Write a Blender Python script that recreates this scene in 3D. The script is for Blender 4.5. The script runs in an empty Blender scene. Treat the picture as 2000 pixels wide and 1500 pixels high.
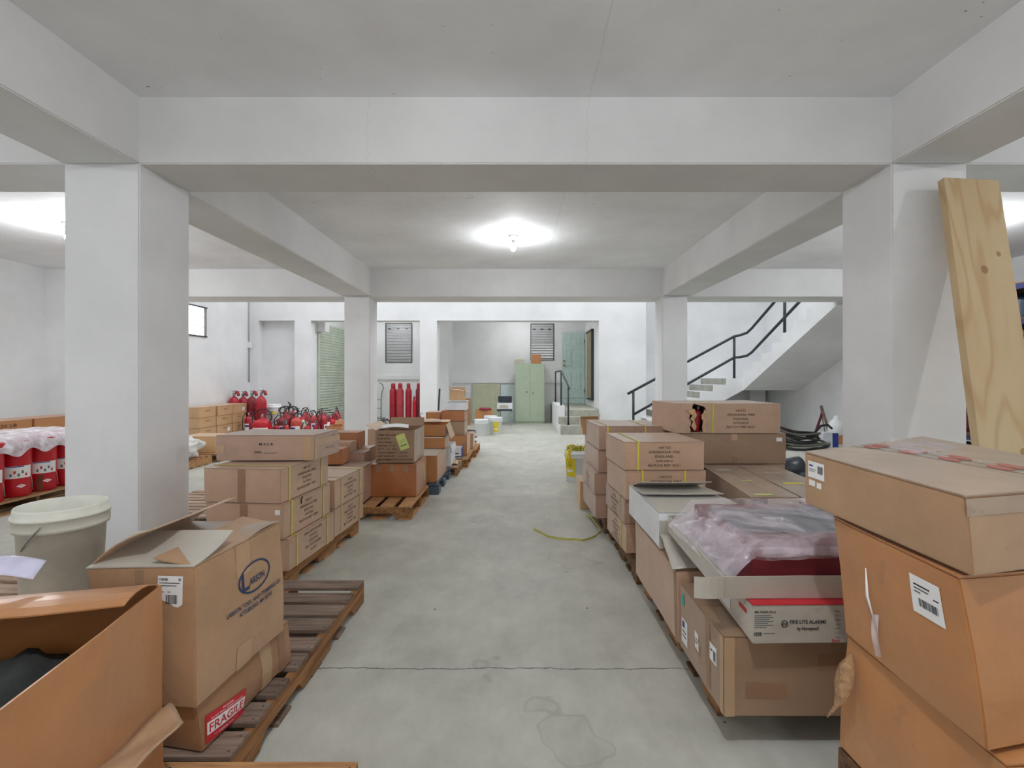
import bpy, bmesh, math, random
from mathutils import Vector, Matrix, noise
random.seed(7)
S = bpy.context.scene
COL = S.collection
R = math.radians

# ---------------------------------------------------------------- camera, world, light, exposure
cam_d = bpy.data.cameras.new('camera')
cam = bpy.data.objects.new('camera', cam_d); COL.objects.link(cam)
cam.location = (0, 0, 1.42); cam.rotation_euler = (R(90), 0, 0)
cam_d.sensor_width = 36; cam_d.lens = 17.1; cam_d.shift_x = -0.005; cam_d.shift_y = -0.006
cam_d.clip_start = 0.05
S.camera = cam
W = bpy.data.worlds.new('world'); S.world = W; W.use_nodes = True
W.node_tree.nodes['Background'].inputs[0].default_value = (0.97, 0.985, 1.0, 1)
W.node_tree.nodes['Background'].inputs[1].default_value = .15
S.view_settings.view_transform = 'Standard'; S.view_settings.look = 'None'
S.view_settings.gamma = 1; S.view_settings.use_curve_mapping = False
S.view_settings.exposure = 2.45
S.cycles.max_bounces = 12; S.cycles.diffuse_bounces = 8
S.cycles.sample_clamp_indirect = 8
def area_light(name, loc, rot, sx, sy, power, col=(1, 1, 1)):
    d = bpy.data.lights.new(name, 'AREA'); d.shape = 'RECTANGLE'; d.size = sx; d.size_y = sy
    d.energy = power; d.color = col
    o = bpy.data.objects.new(name, d); o.location = loc; o.rotation_euler = rot; COL.objects.link(o)
    return o
# added area light: brightens the stair hall from an assumed roof opening
area_light('hall_fill_light', (0, 11.0, 5.35), (0, 0, 0), 13, 3.6, 50, (0.93, 0.96, 1))

# ---------------------------------------------------------------- materials
def lin(c):
    return tuple(((v/255)/12.92 if v/255 <= .04045 else ((v/255+.055)/1.055)**2.4) for v in c)
def nd(nt, t, **k):
    n = nt.nodes.new(t)
    for a, b in k.items(): setattr(n, a, b)
    return n
def base_mat(name, rough=.6, metal=0, spec=None):
    m = bpy.data.materials.new(name); m.use_nodes = True
    b = m.node_tree.nodes['Principled BSDF']
    b.inputs['Roughness'].default_value = rough; b.inputs['Metallic'].default_value = metal
    if spec is not None: b.inputs['Specular IOR Level'].default_value = spec
    return m, m.node_tree, b
def noise_col(nt, c1, c2, scale, detail=4, stretch=(1, 1, 1), lo=.35, hi=.65, coord='Object', rough=.6):
    tc = nd(nt, 'ShaderNodeTexCoord'); mp = nd(nt, 'ShaderNodeMapping'); mp.inputs['Scale'].default_value = stretch
    nt.links.new(tc.outputs[coord], mp.inputs[0])
    n = nd(nt, 'ShaderNodeTexNoise'); n.inputs['Scale'].default_value = scale; n.inputs['Detail'].default_value = detail
    n.inputs['Roughness'].default_value = rough
    nt.links.new(mp.outputs[0], n.inputs['Vector'])
    r = nd(nt, 'ShaderNodeValToRGB'); r.color_ramp.elements[0].position = lo; r.color_ramp.elements[1].position = hi
    r.color_ramp.elements[0].color = (*c1, 1); r.color_ramp.elements[1].color = (*c2, 1)
    nt.links.new(n.outputs['Fac'], r.inputs[0])
    return r.outputs[0], n, mp
def mat(name, rgb, rough=.6, var=.08, scale=6, bump=0, bscale=60, metal=0, spec=None, stretch=(1, 1, 1)):
    m, nt, b = base_mat(name, rough, metal, spec)
    c = lin(rgb); d = tuple(v*(1-var*1.5) for v in c); e = tuple(min(1, v*(1+var)) for v in c)
    col, n, mp = noise_col(nt, d, e, scale, stretch=stretch)
    nt.links.new(col, b.inputs['Base Color'])
    if bump:
        n2 = nd(nt, 'ShaderNodeTexNoise'); n2.inputs['Scale'].default_value = bscale; n2.inputs['Detail'].default_value = 3
        nt.links.new(mp.outputs[0], n2.inputs['Vector'])
        bp = nd(nt, 'ShaderNodeBump'); bp.inputs['Strength'].default_value = bump; bp.inputs['Distance'].default_value = .01
        nt.links.new(n2.outputs['Fac'], bp.inputs['Height']); nt.links.new(bp.outputs[0], b.inputs['Normal'])
    return m
def M(nt, op, a, b=None, c=None):
    n = nd(nt, 'ShaderNodeMath', operation=op)
    for i, v in enumerate((a, b, c)):
        if v is None: continue
        if isinstance(v, (int, float)): n.inputs[i].default_value = v
        else: nt.links.new(v, n.inputs[i])
    return n.outputs[0]
def mix(nt, fac, a, b):
    n = nd(nt, 'ShaderNodeMix', data_type='RGBA')
    for i, v in ((0, fac), (6, a), (7, b)):
        if isinstance(v, (int, float)): n.inputs[i].default_value = v
        elif isinstance(v, tuple): n.inputs[i].default_value = (*v, 1)
        else: nt.links.new(v, n.inputs[i])
    return n.outputs[2]
def plaster(name, rgb, cracks=(), seam=(), specks=False, bump=.35):
    """painted concrete; cracks and seams run along y at the x given, wandering a little"""
    m, nt, b = base_mat(name, .75)
    c = lin(rgb)
    col, n, mp = noise_col(nt, tuple(v*.90 for v in c), tuple(min(1, v*1.03) for v in c), .9, 6)
    tc = nd(nt, 'ShaderNodeTexCoord'); sp = nd(nt, 'ShaderNodeSeparateXYZ'); nt.links.new(tc.outputs['Object'], sp.inputs[0])
    def rag(scale, amp, axis_scale=(1, 1, 1)):
        mm = nd(nt, 'ShaderNodeMapping'); mm.inputs['Scale'].default_value = axis_scale
        nt.links.new(tc.outputs['Object'], mm.inputs[0])
        q = nd(nt, 'ShaderNodeTexNoise'); q.inputs['Scale'].default_value = scale; q.inputs['Detail'].default_value = 5
        nt.links.new(mm.outputs[0], q.inputs['Vector'])
        return M(nt, 'MULTIPLY', M(nt, 'SUBTRACT', q.outputs['Fac'], .5), amp)
    for x in cracks:
        d = M(nt, 'ABSOLUTE', M(nt, 'ADD', M(nt, 'SUBTRACT', sp.outputs[0], x), rag(5, .22, (0, 1, 1))))
        col = mix(nt, M(nt, 'MULTIPLY', M(nt, 'LESS_THAN', d, .002), .22), col, (.2, .2, .2))
    for x in seam:
        d = M(nt, 'ABSOLUTE', M(nt, 'ADD', M(nt, 'SUBTRACT', sp.outputs[0], x), rag(2, .03, (0, 1, 1))))
        col = mix(nt, M(nt, 'MULTIPLY', M(nt, 'LESS_THAN', d, .005), .14), col, (.3, .3, .3))
    if specks:
        v = nd(nt, 'ShaderNodeTexNoise'); v.inputs['Scale'].default_value = 26; v.inputs['Detail'].default_value = 2
        nt.links.new(tc.outputs['Object'], v.inputs['Vector'])
        w = nd(nt, 'ShaderNodeTexNoise'); w.inputs['Scale'].default_value = 1.6
        nt.links.new(tc.outputs['Object'], w.inputs['Vector'])
        f = M(nt, 'MULTIPLY', M(nt, 'GREATER_THAN', v.outputs['Fac'], .745), M(nt, 'GREATER_THAN', w.outputs['Fac'], .56))
        col = mix(nt, M(nt, 'MULTIPLY', f, .75), col, (.05, .05, .05))
    nt.links.new(col, b.inputs['Base Color'])
    n2 = nd(nt, 'ShaderNodeTexNoise'); n2.inputs['Scale'].default_value = 3; n2.inputs['Detail'].default_value = 8
    nt.links.new(mp.outputs[0], n2.inputs['Vector'])
    bp = nd(nt, 'ShaderNodeBump'); bp.inputs['Strength'].default_value = bump; bp.inputs['Distance'].default_value = .02
    nt.links.new(n2.outputs['Fac'], bp.inputs['Height']); nt.links.new(bp.outputs[0], b.inputs['Normal'])
    return m
def floor_mat():
    m, nt, b = base_mat('concrete_floor', .55)
    col, n, mp = noise_col(nt, lin((166, 166, 156)), lin((200, 200, 190)), 1.3, 9, lo=.32, hi=.66, rough=.62)
    col2, n_, _ = noise_col(nt, lin((132, 132, 120)), lin((216, 217, 208)), 5.5, 8, lo=.25, hi=.75, stretch=(1, .6, 1), rough=.7)
    col = mix(nt, .35, col, col2)
    tc = nd(nt, 'ShaderNodeTexCoord'); sp = nd(nt, 'ShaderNodeSeparateXYZ'); nt.links.new(tc.outputs['Object'], sp.inputs[0])
    q = nd(nt, 'ShaderNodeTexNoise'); q.inputs['Scale'].default_value = 2.2; q.inputs['Detail'].default_value = 7; q.inputs['Roughness'].default_value = .7
    nt.links.new(tc.outputs['Object'], q.inputs['Vector'])
    wob = M(nt, 'MULTIPLY', M(nt, 'SUBTRACT', q.outputs['Fac'], .5), .09)
    d = M(nt, 'ABSOLUTE', M(nt, 'ADD', M(nt, 'SUBTRACT', sp.outputs[1], 2.375), wob))
    col = mix(nt, M(nt, 'MULTIPLY', M(nt, 'LESS_THAN', d, .0035), .8), col, (.03, .028, .02))
    # dried water marks: thin rims where a slow noise crosses a level
    s = nd(nt, 'ShaderNodeTexNoise'); s.inputs['Scale'].default_value = .75; s.inputs['Detail'].default_value = 4
    nt.links.new(tc.outputs['Object'], s.inputs['Vector'])
    rim = M(nt, 'LESS_THAN', M(nt, 'ABSOLUTE', M(nt, 'SUBTRACT', s.outputs['Fac'], .585)), .003)
    col = mix(nt, M(nt, 'MULTIPLY', rim, .18), col, lin((95, 95, 80)))
    ins = M(nt, 'GREATER_THAN', s.outputs['Fac'], .585)
    col = mix(nt, M(nt, 'MULTIPLY', ins, .08), col, lin((126, 126, 108)))
    v = nd(nt, 'ShaderNodeTexVoronoi'); v.inputs['Scale'].default_value = 3.1
    nt.links.new(tc.outputs['Object'], v.inputs['Vector'])
    col = mix(nt, M(nt, 'MULTIPLY', M(nt, 'LESS_THAN', v.outputs['Distance'], .028), .75), col, (.05, .045, .035))
    nt.links.new(col, b.inputs['Base Color'])
    rr = nd(nt, 'ShaderNodeMapRange'); rr.inputs[3].default_value = .38; rr.inputs[4].default_value = .7
    nt.links.new(n.outputs['Fac'], rr.inputs[0]); nt.links.new(rr.outputs[0], b.inputs['Roughness'])
    bp = nd(nt, 'ShaderNodeBump'); bp.inputs['Strength'].default_value = .18; bp.inputs['Distance'].default_value = .01
    nt.links.new(n_.outputs['Fac'], bp.inputs['Height']); nt.links.new(bp.outputs[0], b.inputs['Normal'])
    return m
def card(name, rgb, rough=.4, var=.05):
    """corrugated board: slow scuffs plus very fine flutes"""
    m, nt, b = base_mat(name, rough, spec=.65)
    b.inputs["Coat Weight"].default_value = .35; b.inputs["Coat Roughness"].default_value = .3
    b.inputs["Sheen Weight"].default_value = .12; b.inputs["Sheen Roughness"].default_value = .4
    c = lin(rgb)
    col, n, mp = noise_col(nt, tuple(v*(1-var*2) for v in c), tuple(min(1, v*(1+var)) for v in c), 5, 6)
    q = nd(nt, 'ShaderNodeTexNoise'); q.inputs['Scale'].default_value = 11; q.inputs['Detail'].default_value = 6
    nt.links.new(mp.outputs[0], q.inputs['Vector'])
    col = mix(nt, M(nt, 'MULTIPLY', M(nt, 'GREATER_THAN', q.outputs['Fac'], .69), .22), col, tuple(v*.45 for v in c))
    nt.links.new(col, b.inputs['Base Color'])
    w = nd(nt, 'ShaderNodeTexNoise'); w.inputs['Scale'].default_value = 7; w.inputs['Detail'].default_value = 3
    nt.links.new(mp.outputs[0], w.inputs['Vector'])
    bp = nd(nt, 'ShaderNodeBump'); bp.inputs['Strength'].default_value = .35; bp.inputs['Distance'].default_value = .02
    nt.links.new(w.outputs['Fac'], bp.inputs['Height']); nt.links.new(bp.outputs[0], b.inputs['Normal'])
    return m
def wood(name, rgb, dark, stretch=(1, 12, 12), scale=3, rough=.75, isl=.25):
    m, nt, b = base_mat(name, rough, spec=.3)
    col, n, mp = noise_col(nt, lin(dark), lin(rgb), scale, 6, stretch=stretch, lo=.3, hi=.62)
    g = nd(nt, 'ShaderNodeNewGeometry')
    k = M(nt, 'ADD', M(nt, 'MULTIPLY', g.outputs['Random Per Island'], isl*2), 1-isl)
    h = nd(nt, 'ShaderNodeHueSaturation'); nt.links.new(k, h.inputs['Value']); nt.links.new(col, h.inputs['Color'])
    nt.links.new(h.outputs[0], b.inputs['Base Color'])
    bp = nd(nt, 'ShaderNodeBump'); bp.inputs['Strength'].default_value = .3; bp.inputs['Distance'].default_value = .004
    nt.links.new(n.outputs['Fac'], bp.inputs['Height']); nt.links.new(bp.outputs[0], b.inputs['Normal'])
    return m
def plank_mat():
    m, nt, b = base_mat('pine', .6, spec=.3)
    tc = nd(nt, 'ShaderNodeTexCoord'); mp = nd(nt, 'ShaderNodeMapping'); mp.inputs['Scale'].default_value = (1, 1, .16)
    nt.links.new(tc.outputs['Object'], mp.inputs[0])
    w = nd(nt, 'ShaderNodeTexWave', wave_type='RINGS', rings_direction='Z'); w.inputs['Scale'].default_value = 2.1
    mp2 = nd(nt, 'ShaderNodeMapping'); mp2.inputs['Scale'].default_value = (1, .3, .12); mp2.inputs['Rotation'].default_value = (0, .03, 0)
    nt.links.new(tc.outputs['Object'], mp2.inputs[0])
    n0 = nd(nt, 'ShaderNodeTexNoise'); n0.inputs['Scale'].default_value = 3.5; n0.inputs['Detail'].default_value = 2
    nt.links.new(mp2.outputs[0], n0.inputs['Vector'])
    # rings drawn by a stretched noise read through a sine: the cathedral grain of flat-sawn pine
    sp = nd(nt, 'ShaderNodeSeparateXYZ'); nt.links.new(tc.outputs['Object'], sp.inputs[0])
    ph = M(nt, 'ADD', M(nt, 'MULTIPLY', n0.outputs['Fac'], 60), M(nt, 'MULTIPLY', sp.outputs[0], 25))
    rings = M(nt, 'POWER', M(nt, 'ADD', M(nt, 'MULTIPLY', M(nt, 'SINE', ph), .5), .5), 4)
    col, n, _ = noise_col(nt, lin((190, 160, 122)), lin((206, 182, 148)), 2, 5, stretch=(1, 1, .3))
    col = mix(nt, M(nt, 'MULTIPLY', rings, .42), col, lin((165, 118, 72)))
    # green-grey tint of treated lumber in patches
    t = nd(nt, 'ShaderNodeTexNoise'); t.inputs['Scale'].default_value = 1.3; nt.links.new(tc.outputs['Object'], t.inputs['Vector'])
    col = mix(nt, M(nt, 'MULTIPLY', t.outputs['Fac'], .35), col, lin((178, 168, 120)))
    for (kx, kz, kr) in ((.0, .75, .022), (.07, -.36, .02), (.1, .86, .014)):
        dx = M(nt, 'SUBTRACT', sp.outputs[0], kx); dz = M(nt, 'MULTIPLY', M(nt, 'SUBTRACT', sp.outputs[2], kz), .8)
        rr = M(nt, 'SQRT', M(nt, 'ADD', M(nt, 'MULTIPLY', dx, dx), M(nt, 'MULTIPLY', dz, dz)))
        col = mix(nt, M(nt, 'MULTIPLY', M(nt, 'LESS_THAN', rr, kr), .65), col, lin((128, 84, 48)))
    nt.links.new(col, b.inputs['Base Color'])
    return m
def film(name, tint, alpha, rough=.25, bump=.6, bs=9):
    """cloudy polythene: part clear, part milky"""
    m, nt, b = base_mat(name, rough)
    b.inputs['Base Color'].default_value = (*lin(tint), 1)
    tr = nd(nt, 'ShaderNodeBsdfTransparent'); mx = nd(nt, 'ShaderNodeMixShader')
    tc = nd(nt, 'ShaderNodeTexCoord')
    n = nd(nt, 'ShaderNodeTexNoise'); n.inputs['Scale'].default_value = bs; n.inputs['Detail'].default_value = 5; n.inputs['Distortion'].default_value = 1.2
    nt.links.new(tc.outputs['Object'], n.inputs['Vector'])
    r = nd(nt, 'ShaderNodeMapRange'); r.inputs[1].default_value = .35; r.inputs[2].default_value = .7
    r.inputs[3].default_value = max(0, alpha-.2); r.inputs[4].default_value = min(1, alpha+.25)
    nt.links.new(n.outputs['Fac'], r.inputs[0]); nt.links.new(r.outputs[0], mx.inputs[0])
    nt.links.new(tr.outputs[0], mx.inputs[1]); nt.links.new(b.outputs[0], mx.inputs[2])
    bp = nd(nt, 'ShaderNodeBump'); bp.inputs['Strength'].default_value = bump; bp.inputs['Distance'].default_value = .03
    nt.links.new(n.outputs['Fac'], bp.inputs['Height']); nt.links.new(bp.outputs[0], b.inputs['Normal'])
    nt.links.new(mx.outputs[0], nt.nodes['Material Output'].inputs['Surface'])
    return m
def emis(name, rgb, s):
    m = bpy.data.materials.new(name); m.use_nodes = True; b = m.node_tree.nodes['Principled BSDF']
    b.inputs['Base Color'].default_value = (*rgb, 1); b.inputs['Emission Color'].default_value = (*rgb, 1); b.inputs['Emission Strength'].default_value = s
    return m

WALL = plaster('white_wall_paint', (228, 229, 230))
BEAM = plaster('white_beam_paint', (222, 222, 222), cracks=(-1.0, .47))
CEIL = plaster('white_ceiling_paint', (238, 239, 241), seam=(.48,), specks=True, bump=.5)
FLOOR = floor_mat()
STEP = mat('bare_concrete_step', (168, 168, 156), .8, .12, 5, .4)
TAN = card('tan_board', (188, 154, 128)); TAN2 = card('pinkish_board', (176, 144, 124))
KRAFT = card('kraft_board', (176, 140, 106)); ORANGE = card('orange_board', (182, 124, 72)); RUST = card('rust_board', (172, 108, 62))
HONEY = card('honey_board', (200, 162, 118)); GREYB = card('grey_board', (186, 180, 168)); WHITEB = card('white_board', (226, 228, 232), .6)
DUSTY = card('dusty_board', (166, 144, 122), var=.09); BROWNT = card('dull_brown_board', (156, 126, 100))
INK = mat('dark_ink', (58, 42, 36), .8, .05); BLACKINK = mat('black_ink', (28, 28, 30), .7, .05); BLUEINK = mat('navy_ink', (38, 58, 96), .7, .05)
REDINK = mat('red_ink', (196, 40, 52), .6, .05)
TAPE = mat('brown_tape', (150, 116, 90), .3, .08); CTAPE = mat('glossy_tape', (186, 154, 122), .18, .06)
STRAP = mat('yellow_strap', (214, 206, 70), .4, .06); STRAPG = mat('olive_strap', (176, 174, 74), .45, .08)
PAPER = mat('white_paper', (234, 234, 234), .6, .02); PAPERY = mat('yellow_green_paper', (206, 214, 130), .6, .04)
WOODN = wood('pallet_wood', (196, 152, 106), (148, 104, 68)); WOODY = wood('pallet_wood_across', (196, 156, 112), (146, 106, 72), (12, 1, 12))
WOODG = wood('weathered_deck_wood', (142, 122, 108), (92, 74, 62)); WOODB = wood('stringer_wood', (168, 122, 78), (104, 66, 40), (12, 1, 12))
WOODD = wood('dark_pallet_wood', (122, 92, 66), (72, 50, 36)); WOODP = wood('pinkish_deck_wood', (196, 172, 152), (150, 118, 96))
PINE = plank_mat()
BLUEPL = mat('blue_grey_plastic', (78, 92, 106), .5, .06)
BUCKW = mat('white_bucket_plastic', (232, 236, 238), .35, .03); BUCKD = mat('dirty_bucket_plastic', (226, 226, 214), .45, .09, 4)
RED = mat('red_paint', (168, 30, 46), .4, .15, 7); RED2 = mat('dusty_red_paint', (176, 60, 66), .55, .15, 7); MAROON = mat('dark_red_paint', (128, 30, 40), .5, .15, 7)
REDHI = mat('bright_red_paint', (188, 12, 32), .4, .05); ORANGER = mat('orange_red_paint', (196, 78, 66), .5, .1)
METAL = mat('grey_metal', (150, 152, 150), .4, .1, 20, metal=.7); BLACKM = mat('black_metal', (46, 50, 54), .45, .08)
BLACKP = mat('black_rubber', (26, 26, 28), .5, .1); CHROME = mat('chrome', (190, 192, 195), .25, .03, metal=.9); BRASS = mat('brass', (160, 140, 90), .35, .1, metal=.7)
GREENM = mat('green_cabinet_paint', (176, 192, 168), .45, .03); MINT = mat('mint_door_paint', (186, 208, 202), .45, .05); SHUT = mat('green_shutter_paint', (186, 196, 180), .4, .08, 3)
OLIVE = mat('olive_panel', (182, 186, 158), .7, .05); PALEB = mat('pale_blue_panel', (204, 218, 218), .6, .04); DARKV = mat('black_vinyl', (44, 52, 60), .4, .08)
BROWNF = mat('brown_frame_wood', (150, 138, 108), .6, .1); GLASSW = mat('frosted_louver_glass', (190, 192, 194), .25, .05)
FRAME = mat('dark_window_frame', (62, 60, 60), .5, .1); BURG = mat('burgundy_board', (112, 34, 44), .45, .08); SLATEG = mat('slate_print', (96, 104, 108), .5, .06)
FILM = film('clear_polythene', (236, 226, 236), .36, .18, .7, 5); FILMW = film('milky_polythene', (236, 232, 240), .74); BAGW = film('white_bag_polythene', (236, 236, 232), .92, .4, .9)
TEAL = mat('teal_dot', (60, 170, 165), .5, .03); BLUEC = mat('blue_carton_print', (44, 60, 140), .5, .05); YELL = mat('yellow_print', (226, 206, 40), .5, .05)
DARKC = mat('dark_cloth', (52, 56, 54), .8, .3, 5, .6, 20); GREENC = mat('green_cloth', (96, 116, 92), .85, .3, 9, .6, 20); PINKC = mat('mauve_cloth', (132, 92, 100), .85, .3, 9, .6, 20)
HOSEG = mat('grey_green_hose', (96, 98, 86), .6, .15); BULB = emis('lit_bulb', (.95, .974, 1), 200); BULB2 = emis('bright_bulb', (.95, .974, 1), 420); BULB3 = emis('brightest_bulb', (.95, .974, 1), 330); BULB4 = emis('bulb_overhead', (.95, .974, 1), 400); BULB_FILL = emis('bulb_recess_fill', (.97, .985, 1), 150); CERAM = mat('white_porcelain', (228, 228, 226), .3, .02)
NAVY = mat('navy_fabric', (40, 44, 84), .6, .1)

# ---------------------------------------------------------------- mesh helpers
class MB:
    def __init__(s): s.v = []; s.f = []; s.m = []; s.mats = []; s.smooth = set()
    def mi(s, m):
        if m not in s.mats: s.mats.append(m)
        return s.mats.index(m)
    def add(s, vs, fs, m, smooth=False):
        o = len(s.v); s.v += [tuple(p) for p in vs]; k = s.mi(m)
        for f in fs:
            if smooth: s.smooth.add(len(s.f))
            s.f.append(tuple(i+o for i in f)); s.m.append(k)
    def box(s, x0, x1, y0, y1, z0, z1, m, T=None):
        vs = [(x, y, z) for z in (z0, z1) for y in (y0, y1) for x in (x0, x1)]
        if T: vs = [T @ Vector(p) for p in vs]
        s.add(vs, [(0, 2, 3, 1), (4, 5, 7, 6), (0, 1, 5, 4), (2, 6, 7, 3), (0, 4, 6, 2), (1, 3, 7, 5)], m)
    def rbox(s, x0, x1, y0, y1, z0, z1, m, r=.01, T=None):
        """box with chamfered edges"""
        b = bmesh.new(); bmesh.ops.create_cube(b, size=1)
        for p in b.verts: p.co = Vector((x0+(p.co.x+.5)*(x1-x0), y0+(p.co.y+.5)*(y1-y0), z0+(p.co.z+.5)*(z1-z0)))
        bmesh.ops.bevel(b, geom=b.edges[:], offset=r, segments=2, affect='EDGES', profile=.6)
        if T: bmesh.ops.transform(b, matrix=T, verts=b.verts)
        s.bm(b, m)
    def bm(s, b, m, smooth=False):
        b.verts.index_update()
        s.add([p.co for p in b.verts], [[q.index for q in f.verts] for f in b.faces], m, smooth); b.free()
    def lathe(s, prof, m, n=28, T=None, smooth=True, cap=True):
        vs = []
        for r, z in prof:
            for i in range(n):
                a = 2*math.pi*i/n; vs.append(Vector((r*math.cos(a), r*math.sin(a), z)))
        fs = []
        for j in range(len(prof)-1):
            for i in range(n):
                k = (i+1) % n; fs.append((j*n+i, j*n+k, (j+1)*n+k, (j+1)*n+i))
        if cap:
            fs.append(tuple(reversed(range(n)))); fs.append(tuple((len(prof)-1)*n+i for i in range(n)))
        if T: vs = [T @ p for p in vs]
        s.add(vs, fs, m, smooth)
    def tube(s, pts, r, m, n=8, closed=False, smooth=True, flat=1):
        pts = [Vector(p) for p in pts]; N = len(pts); vs = []; up = None
        for i, p in enumerate(pts):
            a = pts[(i-1) % N] if (i or closed) else p; b = pts[(i+1) % N] if (i < N-1 or closed) else p
            t = (b-a).normalized()
            if up is None: up = Vector((0, 0, 1)) if abs(t.z) < .9 else Vector((1, 0, 0))
            x = t.cross(up)
            if x.length < 1e-4: x = t.orthogonal()
            x.normalize(); y = x.cross(t).normalized(); up = y
            rr = r[i] if isinstance(r, (list, tuple)) else r
            for k in range(n):
                an = 2*math.pi*k/n+math.pi/n; vs.append(p+x*math.cos(an)*rr+y*math.sin(an)*rr*flat)
        fs = []
        for i in range(N if closed else N-1):
            j = (i+1) % N
            for k in range(n): q = (k+1) % n; fs.append((i*n+k, i*n+q, j*n+q, j*n+k))
        if not closed: fs.append(tuple(reversed(range(n)))); fs.append(tuple((N-1)*n+k for k in range(n)))
        s.add(vs, fs, m, smooth)
    def prism(s, poly, w0, w1, m, axis='x'):
        """polygon in the two other axes, extruded along axis"""
        n = len(poly)
        def P(a, b, w): return (w, a, b) if axis == 'x' else ((a, w, b) if axis == 'y' else (a, b, w))
        vs = [P(a, b, w0) for a, b in poly]+[P(a, b, w1) for a, b in poly]
        fs = [tuple(range(n)), tuple(reversed(range(n, 2*n)))]+[(i, (i+1) % n+0, (i+1) % n+n, i+n) for i in range(n)]
        s.add(vs, fs, m)
    def grid(s, fn, nu, nv, m, smooth=True, back=0):
        vs = [fn(i/nu, j/nv) for j in range(nv+1) for i in range(nu+1)]
        fs = [(j*(nu+1)+i, j*(nu+1)+i+1, (j+1)*(nu+1)+i+1, (j+1)*(nu+1)+i) for j in range(nv) for i in range(nu)]
        s.add(vs, fs, m, smooth)
    def build(s, name, parent=None, origin=None, fix=True, solid=0):
        me = bpy.data.meshes.new(name)
        if origin is not None: ox = Vector(origin); vs = [Vector(p)-ox for p in s.v]
        else: vs = s.v
        me.from_pydata([tuple(p) for p in vs], [], s.f)
        for m in s.mats: me.materials.append(m)
        me.polygons.foreach_set('material_index', s.m)
        me.polygons.foreach_set('use_smooth', [i in s.smooth for i in range(len(s.f))])
        if fix:
            b = bmesh.new(); b.from_mesh(me); bmesh.ops.recalc_face_normals(b, faces=b.faces); b.to_mesh(me); b.free()
        me.update()
        o = bpy.data.objects.new(name, me); COL.objects.link(o)
        if solid:
            md = o.modifiers.new('thickness', 'SOLIDIFY'); md.thickness = solid; md.offset = 0
        if parent: o.parent = parent
        elif origin is not None: o.location = origin
        return o
def tag(o, label, cat, group=None, kind=None):
    o['label'] = label; o['category'] = cat
    if group: o['group'] = group
    if kind: o['kind'] = kind
    return o
def thing(name, label, cat, loc=(0, 0, 0), rz=0, group=None):
    o = bpy.data.objects.new(name, None); COL.objects.link(o); o.empty_display_size = .1
    o.location = loc; o.rotation_euler = (0, 0, rz); return tag(o, label, cat, group)
def struct(name, mb, origin=None):
    o = mb.build(name, None, origin); o['kind'] = 'structure'; return o
def dup(root, loc, rz=None, label=None, scale=None, rot=None):
    r = root.copy(); COL.objects.link(r); r.location = loc
    if rz is not None: r.rotation_euler = (0, 0, rz)
    if rot is not None: r.rotation_euler = rot
    if label: r['label'] = label
    if scale: r.scale = (scale, scale, scale) if isinstance(scale, (int, float)) else scale
    for ch in list(root.children):
        c = ch.copy(); COL.objects.link(c); c.parent = r
        for g in list(ch.children):
            d = g.copy(); COL.objects.link(d); d.parent = c
    return r
_tc = {}
def tmesh(s, bold=False):
    k = (s, bold)
    if k not in _tc:
        cu = bpy.data.curves.new('t', 'FONT'); cu.body = s; cu.size = 1; cu.resolution_u = 2
        if bold: cu.offset = .018
        ob = bpy.data.objects.new('t', cu); COL.objects.link(ob)
        me = bpy.data.meshes.new_from_object(ob.evaluated_get(bpy.context.evaluated_depsgraph_get()))
        vs = [(p.co.x, p.co.y) for p in me.vertices]; fs = [tuple(p.vertices) for p in me.polygons]
        bpy.data.objects.remove(ob); bpy.data.curves.remove(cu); bpy.data.meshes.remove(me)
        x0 = min(p[0] for p in vs); x1 = max(p[0] for p in vs)
        _tc[k] = ([(p[0]-x0, p[1]) for p in vs], fs, x1-x0)
    return _tc[k]
def put_text(mb, s, fn, uc, vc, h, m, w=None, bold=False, rot=0, align='c'):
    """s printed with capitals h high round (uc, vc) of the surface map fn(u, v, offset)"""
    vs, fs, tw = tmesh(s, bold); k = h/.73; kx = k if w is None else w/tw
    off = -tw*kx/2 if align == 'c' else 0
    c, sn = math.cos(rot), math.sin(rot); out = []
    for x, y in vs:
        a = x*kx+off; b = y*k-h/2; out.append(fn(uc+a*c-b*sn, vc+a*sn+b*c, .0022))
    mb.add(out, fs, m)

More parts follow.
